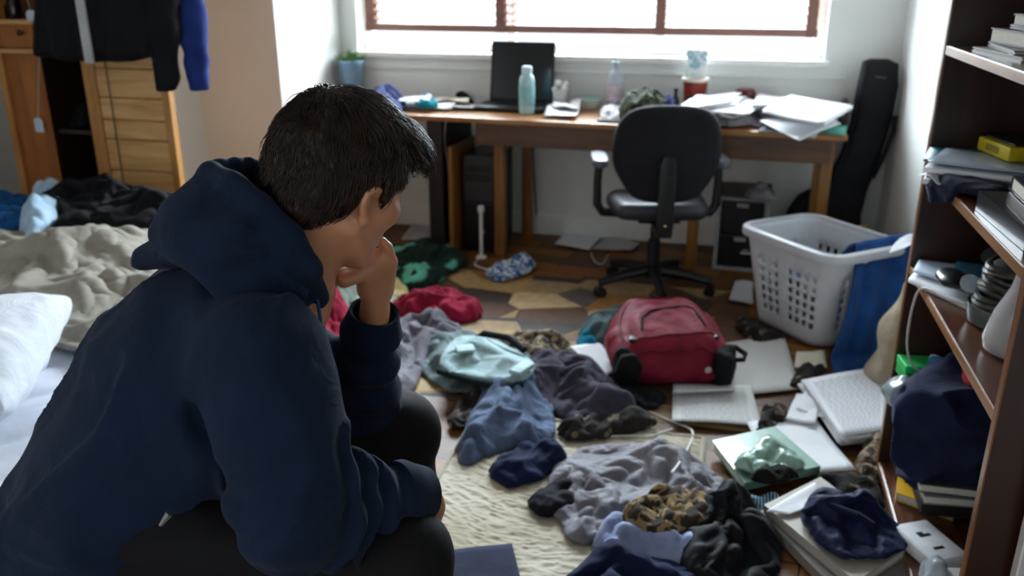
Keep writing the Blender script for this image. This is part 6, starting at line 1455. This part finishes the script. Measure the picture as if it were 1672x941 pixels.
def rugfn(x0, x1, y0, y1, h, amp):
    def f(u, v):
        x, y = x0+(x1-x0)*u, y0+(y1-y0)*v; e = min(min(u, 1-u)*(x1-x0), min(v, 1-v)*(y1-y0)); z = h*min(1, (e/.012)**.5) if e < .012 else h
        return (x+.006*vr(np.array([[y*5, x*2, 1]]))[0]*(1 if u in (0, 1) else 0), y, .001+z+amp*vr(np.array([[x*9, y*9, 2]]))[0]*min(1, e/.03))
    return f
pr_ = MB().grid(rugfn(-1.50, .16, 2.80, 4.26, .006, .002), 40, 36).build('patchwork_rug', patch_mat(), None, smooth=True, angle=180); setp(pr_, 'patchwork rug of tan brown and black polygons between the bed and the desk', 'rug')
def shag_mat():
    m, nt, b = nodes('cream wool pile'); L = nt.links; tc = N(nt, 'ShaderNodeTexCoord'); n0 = N(nt, 'ShaderNodeTexNoise', {'Scale': 3.0, 'Detail': 4.0}); L.new(tc.outputs['Object'], n0.inputs['Vector'])
    r = ramp(nt, [(.3, srgb('#9c917c')), (.5, srgb('#b2a893')), (.72, srgb('#c4bdab'))]); L.new(n0.outputs['Fac'], r.inputs['Fac']); L.new(r.outputs['Color'], b.inputs['Base Color'])
    b.inputs['Roughness'].default_value = .95; b.inputs['Sheen Weight'].default_value = .3; b.inputs['Specular IOR Level'].default_value = .1
    n1 = N(nt, 'ShaderNodeTexNoise', {'Scale': 210.0, 'Detail': 3.0}); L.new(tc.outputs['Object'], n1.inputs['Vector']); bp = N(nt, 'ShaderNodeBump', {'Strength': .3, 'Distance': .003}); L.new(n1.outputs['Fac'], bp.inputs['Height']); L.new(bp.outputs['Normal'], b.inputs['Normal']); return m
M_SHAG = shag_mat()
cr = thing('cream_rug', 'thick cream wool rug beside the bed at the feet of the person', 'rug', (-.42, 2.0, 0))
RX0, RX1, RY0, RY1 = -.80, .0, 1.25, 2.70; gx_ = np.linspace(0, 1, 230); gy_ = np.linspace(0, 1, 400)
UX, UY = np.meshgrid(RX0+(RX1-RX0)*gx_, RY0+(RY1-RY0)*gy_, indexing='ij'); E_ = np.minimum(np.minimum(UX-RX0, RX1-UX), np.minimum(UY-RY0, RY1-UY))
Pq = np.stack([UX*20+UY*5, UY*58+UX*6+3*np.sin(UX*9), 0*UX+1], -1).reshape(-1, 3); Pq2 = np.stack([UX*60, UY*130, 0*UX+4], -1).reshape(-1, 3); Pq3 = np.stack([UX*5, UY*5, 0*UX+9], -1).reshape(-1, 3)
rz_ = .016+(-.0040*np.abs(vr(Pq))+.0014*vr(Pq2)+.003*vr(Pq3)).reshape(UX.shape)*1.2; rz_ = .002+np.maximum(0, rz_)*np.clip(E_/.02, 0, 1)**.5
idx_ = np.arange(UX.size).reshape(UX.shape); Qr = np.stack([idx_[:-1, :-1], idx_[1:, :-1], idx_[1:, 1:], idx_[:-1, 1:]], -1).reshape(-1, 4)
fast_mesh('pile', np.stack([UX, UY, rz_], -1).reshape(-1, 3), Qr, M_SHAG, cr)
bpts = [(RX0, RY0), (RX0, RY1), (RX1, RY1), (RX1, RY0), (RX0, RY0)]
b = MB()
for a_, b_ in zip(bpts[:-1], bpts[1:]):
    n_ = 24; b.tube([(a_[0]+(b_[0]-a_[0])*k/n_, a_[1]+(b_[1]-a_[1])*k/n_, .009+.002*math.sin(k*1.7)) for k in range(n_+1)], .0095, 8)
b.build('binding', fabric('grey beige binding', '#a39c8b', '#b5af9f', weave=500, fuzz=.2), cr, local=False, smooth=True)
RZ = .016
def fcl(name, pts, mat, label, mound, seed, z0=.006, step=.016, ex=1.32, cat='clothing', **k): return cloth(name, px(pts, z0), mat, label, cat, z0=z0, mound=mound, step=step, ex=ex, seed=seed, **k)
FB = lambda n, c, c2=None, **k: fabric(n, c, c2, **dict(dict(weave=1200, fuzz=.15, wr=.35, wscale=22), **k))
# far group beside the bed
fcl('green_garment', [(628, 440), (640, 412), (690, 398), (745, 410), (766, 432), (735, 452), (705, 474), (662, 480), (636, 462)], FB('green black printed cotton', '#0f211b', '#173128', pattern='rings', pcol='#5fb39a', pscale=5), 'black and sea green printed garment on the floor by the desk panel', .10, 201)
fcl('patterned_pouch', [(790, 452), (800, 440), (840, 432), (868, 432), (876, 442), (850, 454), (810, 464)], FB('blue white print', '#c5d0d8', '#dbe2e6', pattern='camo', pcol='#1d5592', pscale=30), 'blue and white patterned pouch on the patchwork rug', .06, 202, z0=.009, step=.012, cat='pouch', ex=1.1)
fcl('crimson_garment', [(636, 502), (660, 492), (735, 488), (778, 502), (790, 522), (745, 532), (690, 524), (645, 518)], FB('crimson cotton', '#7d0f2b', '#97163a'), 'crimson garment heaped on the floor right of the raised wrist', .085, 203, z0=.009)
fcl('crimson_garment', [(490, 500), (530, 478), (565, 500), (585, 555), (545, 575), (500, 560)], FB('crimson cotton', '#7d0f2b', '#97163a'), 'crimson garment on the floor seen between the zip and the raised forearm', .14, 204, z0=.003)
fcl('pale_green_cloth', [(540, 478), (590, 462), (640, 470), (660, 492), (620, 530), (575, 535), (545, 515)], FB('pale green cotton', '#8fa79a', '#a5b9ad'), 'pale green cloth on the floor behind the raised forearm', .05, 205, z0=.004)
fcl('yellow_cloth', [(625, 470), (650, 462), (668, 480), (650, 497), (630, 492)], FB('cream yellow cotton', '#b9ab76', '#cbbd8a'), 'small cream yellow cloth beside the crimson garment', .04, 206, z0=.01)
fcl('grey_garment', [(612, 655), (618, 590), (635, 540), (690, 522), (752, 528), (758, 550), (705, 572), (690, 605), (672, 648), (640, 668)], FB('ash grey violet cotton', '#5d5a62', '#77747c'), 'ash grey garment stretched along the floor beside the far knee', .10, 207, z0=.008, ex=1.4)
# mint bag on grey green trousers
fcl('grey_green_garment', [(676, 592), (690, 566), (745, 552), (810, 562), (872, 590), (862, 620), (790, 646), (712, 640)], FB('grey green cotton', '#5f6f70', '#7c8b8c'), 'grey green garment under the pale mint bag', .085, 208, z0=.009)
def on(z): return lambda X2: np.full(len(X2), z)
mb = fcl('mint_bag', [(716, 612), (728, 572), (752, 556), (800, 556), (868, 594), (872, 612), (846, 632), (790, 626)], FB('pale mint canvas', '#93adb0', '#a7bfc2', wr=.2), 'pale mint canvas bag with dark sides lying on the grey green garment', .05, 209, z0=.095, ex=1.08, cat='bag', thick=.01, jag=.2, rumple=.25, pins=2.5, bend=2)
ms = [G(x, y, .145) for x, y in ((742, 590), (760, 566), (790, 556))]; MB().box(G(757, 575, .148)-np.array([.035, .012, 0]), G(757, 575, .148)+np.array([.035, .05, .012]), .005, rot=Rz(.5)).build('strap', FB('pale mint webbing', '#a9c0c2'), mb, local=False, smooth=True)
q0 = G(852, 606, .13); MB().box(q0-np.array([.025, .05, .0]), q0+np.array([.025, .05, .02]), .006, rot=Rz(-.35)).build('strap', FB('pale mint webbing', '#a9c0c2'), mb, local=False, smooth=True)
hp = [G(x, y, .135+dz) for x, y, dz in ((770, 560, 0), (790, 545, .02), (830, 552, .02), (856, 572, .0))]; MB().tube(hp, .014, 8).build('handle', M_NET, mb, local=False, smooth=True)
ed = [G(x, y, z) for x, y, z in ((716, 606, .10), (770, 622, .105), (830, 634, .10), (852, 628, .10))]; MB().tube(ed, .014, 8).build('trim_edge', FB('dark green edge', '#14292a'), mb, local=False, smooth=True)
M_SCR1 = FB('brown grey scraps', '#3a332c', '#55493d', pattern='camo', pcol='#8d7c66', pscale=26, wr=.6); M_SCR2 = FB('dark scraps', '#1d1a19', '#2d2825', pattern='spots', pcol='#6f6354', pscale=22, wr=.6)
fcl('rag_heap', [(800, 560), (850, 548), (905, 556), (938, 575), (925, 602), (880, 606), (845, 592)], M_SCR1, 'brown grey heap of rags between the mint bag and the backpack', .055, 210, z0=.009, ex=1.6, step=.014)
fcl('rag_heap', [(728, 696), (742, 668), (775, 652), (800, 664), (790, 700), (760, 706)], M_SCR2, 'small dark rag left of the slate blue jeans', .05, 211, z0=.01, ex=1.6, step=.013)
jn = fcl('jeans', [(744, 762), (746, 738), (772, 690), (786, 650), (815, 624), (868, 616), (895, 650), (912, 705), (885, 742), (830, 736), (790, 752), (768, 766)], FB('slate blue denim', '#49566f', '#5e6d88', wr=.4), 'slate blue jeans crumpled on the edge of the cream rug', .10, 212, z0=.012, ex=1.42, aniso=.5, adir=.4)
fcl('jacket', [(846, 640), (862, 604), (905, 592), (960, 604), (1005, 628), (1040, 664), (1036, 690), (985, 698), (925, 690), (885, 672)], FB('charcoal violet jersey', '#37333f', '#474250'), 'charcoal violet jacket lying between the jeans and the backpack', .12, 213, z0=.012, ex=1.3)
fcl('rag_heap', [(890, 712), (950, 690), (1010, 684), (1072, 686), (1074, 702), (1010, 716), (940, 724)], M_SCR2, 'flat dark rag in front of the charcoal violet jacket', .035, 214, z0=.014, ex=1.5, step=.014)
fcl('navy_garment', [(786, 780), (825, 755), (850, 738), (912, 738), (926, 762), (885, 786), (832, 800)], FB('deep navy cotton', '#0a1230', '#111c42'), 'deep navy garment on the cream rug in front of the jeans', .05, 215, z0=RZ)
# grey crumpled shirt with its dark lining
fcl('crumpled_shirt', [(898, 792), (905, 758), (945, 742), (1010, 735), (1085, 738), (1155, 765), (1196, 800), (1190, 840), (1120, 872), (1060, 876), (1010, 862), (968, 894), (926, 886), (908, 850)], FB('silver grey satin', '#67656c', '#86848b', rough=.6, wr=.6), 'silver grey badly crumpled shirt in the middle of the foreground', .085, 216, z0=RZ, ex=1.55, step=.0145, aniso=.3, adir=.3, it=220)
fcl('patterned_scarf', [(1000, 838), (1050, 812), (1120, 806), (1165, 816), (1160, 850), (1100, 884), (1040, 880)], FB('brown black print', '#2b241d', '#3a3027', pattern='camo', pcol='#8b7453', pscale=20, wr=.6), 'brown and black patterned scarf spilling from under the silver grey shirt', .06, 217, z0=.075, ex=1.5, step=.013)
fcl('dark_rag', [(862, 826), (880, 806), (925, 796), (955, 812), (930, 842), (885, 850)], FB('black navy cotton', '#0a0b13', '#10121d'), 'black navy rag at the left of the silver grey shirt', .045, 218, z0=RZ)
fcl('black_jacket', [(1096, 880), (1112, 838), (1165, 812), (1225, 838), (1274, 890), (1272, 950), (1230, 985), (1150, 985), (1108, 945)], FB('black nylon cloth', '#0a0a0f', '#101118', rough=.7), 'black jacket bunched up in front of the cream binder', .15, 219, z0=.01, ex=1.38)
fcl('pale_blue_shirt', [(960, 905), (985, 872), (1050, 858), (1110, 882), (1160, 930), (1100, 945), (1010, 930)], FB('pale blue cotton shirt', '#8793b8', '#a0abcb'), 'pale blue shirt between the silver grey shirt and the navy garment at the front', .10, 220, z0=RZ)
fcl('navy_garment', [(900, 985), (935, 945), (1010, 915), (1080, 925), (1140, 940), (1200, 975), (1220, 1060), (1100, 1090), (940, 1060)], FB('deep navy cotton', '#0a1230', '#111c42'), 'deep navy garment at the bottom edge of the photo', .13, 221, z0=RZ)
# teal things behind the backpack
fcl('teal_grey_garment', [(940, 560), (955, 530), (1000, 508), (1060, 500), (1070, 530), (1030, 560), (985, 572)], FB('teal grey cotton', '#46585a', '#5c6e70'), 'teal grey garment squeezed behind the left side of the backpack', .08, 222, z0=.009)
fcl('teal_cloth', [(938, 566), (952, 552), (990, 548), (1004, 560), (985, 572), (955, 574)], FB('bright teal cotton', '#0b7390', '#1189a6'), 'bright teal cloth left of the backpack above the white sheet', .05, 223, z0=.012, step=.012)
fcl('black_cloth', [(1000, 660), (1010, 632), (1060, 640), (1100, 650), (1080, 668), (1030, 672)], FB('black cotton rag', '#0d0e12'), 'black cloth flattened under the front of the backpack', .02, 224, z0=.006)
# papers
def fsheet(pts, z, m_, lb, seed, th=.0008, curl=.006, name='paper_sheet', cat='paper', group=None, **k): return sheet(name, [G(x, y, z) for x, y in pts], m_, lb, cat, group, curl=curl, thick=th, seed=seed, **k)
fsheet([(985, 618), (1012, 602), (978, 560), (930, 568)], .03, M_PL, 'white sheet of paper between the violet jacket and the backpack', 501)
fsheet([(1196, 648), (1306, 636), (1280, 548), (1184, 562)], .012, M_PG if False else paper_mat('off white board', '#c9c9c6'), 'large off white board on the floor right of the backpack', 502, th=.006, curl=.003)
fsheet([(1097, 690), (1244, 696), (1226, 632), (1099, 628)], .022, paper_mat('white print', '#d6d6d4', True), 'white printed sheet with a folded top edge in front of the backpack', 503)
fl = [G(x, y, .026+dz) for x, y, dz in ((1098, 645, .0), (1198, 640, .0), (1200, 636, .035), (1098, 640, .035))]; sheet('folded_sheet', fl, M_P1, 'white strip of paper standing folded on the printed sheet by the backpack', 'paper', curl=.002, thick=.002, seed=504)
for i, (dx, dy, g) in enumerate(((-6, 6, 1), (5, 4, 0), (-10, 2, 1), (3, 0, 0), (-4, -2, 0))):
    fsheet([(1378+dx, 722+dy), (1446+dx, 714+dy), (1456+dx, 604+dy), (1312+dx, 628+dy)], .014+.011*i, M_P1, 'white sheet in the printed stack by the bookcase', 510+i, th=.009, curl=.005, group='sheets under the printed top page')
fsheet([(1374, 714), (1444, 706), (1452, 600), (1308, 624)], .072, M_PL, 'printed top page of the paper stack by the bookcase', 516, curl=.008)
for i, (pts, z_, lb) in enumerate((([(1282, 690), (1330, 700), (1345, 655), (1300, 650)], .028, 'white sheet poking out left of the printed stack'), ([(1300, 672), (1350, 690), (1372, 650), (1318, 640)], .040, 'curled white sheet between the printed stack and the lone sheet'))): fsheet(pts, z_, M_P1, lb, 520+i, th=.003, curl=.016)
fsheet([(1262, 782), (1398, 772), (1322, 676), (1220, 692)], .024, M_P1, 'large blank white sheet partly under the green book', 530, th=.004, curl=.006)
M_GRN = plain('pale green cover', '#6f9483', rough=.35, var=.15, nscale=22, coat=.2)
gb2 = book('book', [G(x, y, .030) for x, y in ((1214, 802), (1338, 774), (1264, 708), (1162, 732))], .028, M_GRN, M_PAGES, 'green covered book on the big white sheet with torn wrapping on it', spine=0)
fcl('torn_wrapping', [(1196, 760), (1215, 738), (1262, 722), (1300, 745), (1318, 768), (1270, 782), (1222, 780)], plain('shiny mint film', '#8fb0a0', rough=.25, var=.25, nscale=30, coat=.3), 'torn shiny mint wrapping on the green book', .03, 231, z0=.061, ex=1.4, step=.012, cat='wrapping')
fcl('dark_rag', [(1225, 784), (1250, 776), (1300, 776), (1316, 784), (1280, 792), (1240, 794)], FB('black brown rag', '#14120f'), 'black brown rag on the front of the green book', .022, 232, z0=.061, step=.011)
M_CRB = plain('cream cover', '#aaa498', rough=.5, var=.08, nscale=12)
book('book', [G(x, y, .012) for x, y in ((1392, 1010), (1500, 940), (1340, 800), (1238, 850))], .030, plain('grey cover', '#827d76', rough=.5), M_PAGES, 'grey book lowest under the cream binder at the front right', spine=3)
book('binder', [G(x, y, .046) for x, y in ((1395, 965), (1486, 905), (1338, 792), (1246, 838))], .028, M_CRB, M_PAGES, 'cream binder under the folded navy bag at the front right', spine=3)
fsheet([(1288, 842), (1352, 822), (1330, 792), (1250, 838)], .080, M_P1, 'white page showing at the upper end of the cream binder', 535)
nb_ = fcl('navy_bag', [(1306, 842), (1316, 822), (1345, 812), (1410, 826), (1470, 872), (1486, 898), (1440, 920), (1380, 928), (1345, 895)], FB('navy blue nylon', '#0b1436', '#121d46', rough=.6, wr=.4), 'folded navy blue bag lying on the cream binder', .075, 233, z0=.080, ex=1.2, cat='bag')
pm = [G(x, y, .125+d) for x, y, d in ((1312, 838, 0), (1345, 822, .02), (1400, 842, .03), (1425, 858, .01))]; MB().tube(pm, .010, 8).build('opening_hem', FB('navy hem', '#0b1330'), nb_, local=False, smooth=True)
for i, (pts, lb, m_) in enumerate((([(1330, 800), (1340, 782), (1395, 790), (1440, 800), (1445, 830), (1400, 840)], 'dark debris of rags between the binder and the bookcase', M_SCR2), ([(1395, 778), (1400, 735), (1430, 715), (1448, 735), (1445, 790), (1420, 800)], 'brown and cream debris of rags at the foot of the bookcase', M_SCR1), ([(1285, 635), (1300, 610), (1345, 604), (1350, 612), (1310, 640)], 'dark rag scrap beside the big off white board', M_SCR2), ([(1222, 560), (1196, 530), (1215, 520), (1262, 548), (1290, 556), (1262, 560)], 'dark rag along the left foot of the laundry basket', M_SCR2), ([(1232, 730), (1262, 708), (1290, 690), (1282, 660), (1248, 668), (1236, 700)], 'dark rag between the printed sheet and the blank sheet', M_SCR2))):
    fcl('rag_heap', pts, m_, lb, .03, 240+i, z0=.008, ex=1.5, step=.013)
fsheet([(1190, 495), (1230, 500), (1228, 470), (1200, 466)], .012, M_PG, 'crumpled grey sheet at the left foot of the laundry basket', 540, curl=.025)
fsheet([(1296, 606), (1350, 604), (1345, 580), (1300, 578)], .010, M_PC2, 'cream sheet on the floor in front of the laundry basket', 541, curl=.012)
fcl('striped_cloth', [(1212, 842), (1225, 828), (1262, 824), (1268, 836), (1240, 850)], FB('blue white stripe', '#7fa6bd', pattern='stripe', pcol='#1b2a3c', pscale=34), 'small light blue striped cloth beside the black jacket', .03, 250, z0=.01, step=.011)
sheet('folded_cloth', [G(x, y, RZ+.012) for x, y in ((745, 990), (856, 975), (836, 893), (722, 905))], FB('dark slate felt', '#23263a', '#2c3048', wr=.12), 'dark slate folded cloth lying on the cream rug beside the near knee', 'cloth', curl=.004, thick=.016, seed=251)
cable('white cord curling over the rug to the silver grey shirt', [G(1035, 655, .02), G(1060, 672, .008), G(1095, 688, .006), G(1130, 704, .010), G(1122, 735, .03), G(1108, 758, .10), G(1097, 772, .115)], .004, name='white_lead', cat='cord')
cable('thin white cord lying behind the silver grey shirt', [G(972, 716, .022), G(1010, 712, .022), G(1060, 712, .022), G(1098, 700, .022)], .003, name='white_lead', cat='cord')
cable('pale cord looping between the printed sheet and the stack', [G(1246, 668, .012), G(1275, 676, .014), G(1290, 690, .014), G(1270, 700, .012)], .003, plain('pale grey cord', '#a9a69e', rough=.6), name='white_lead', cat='cord')
# ================================================================== let the garments fall into place
settle()
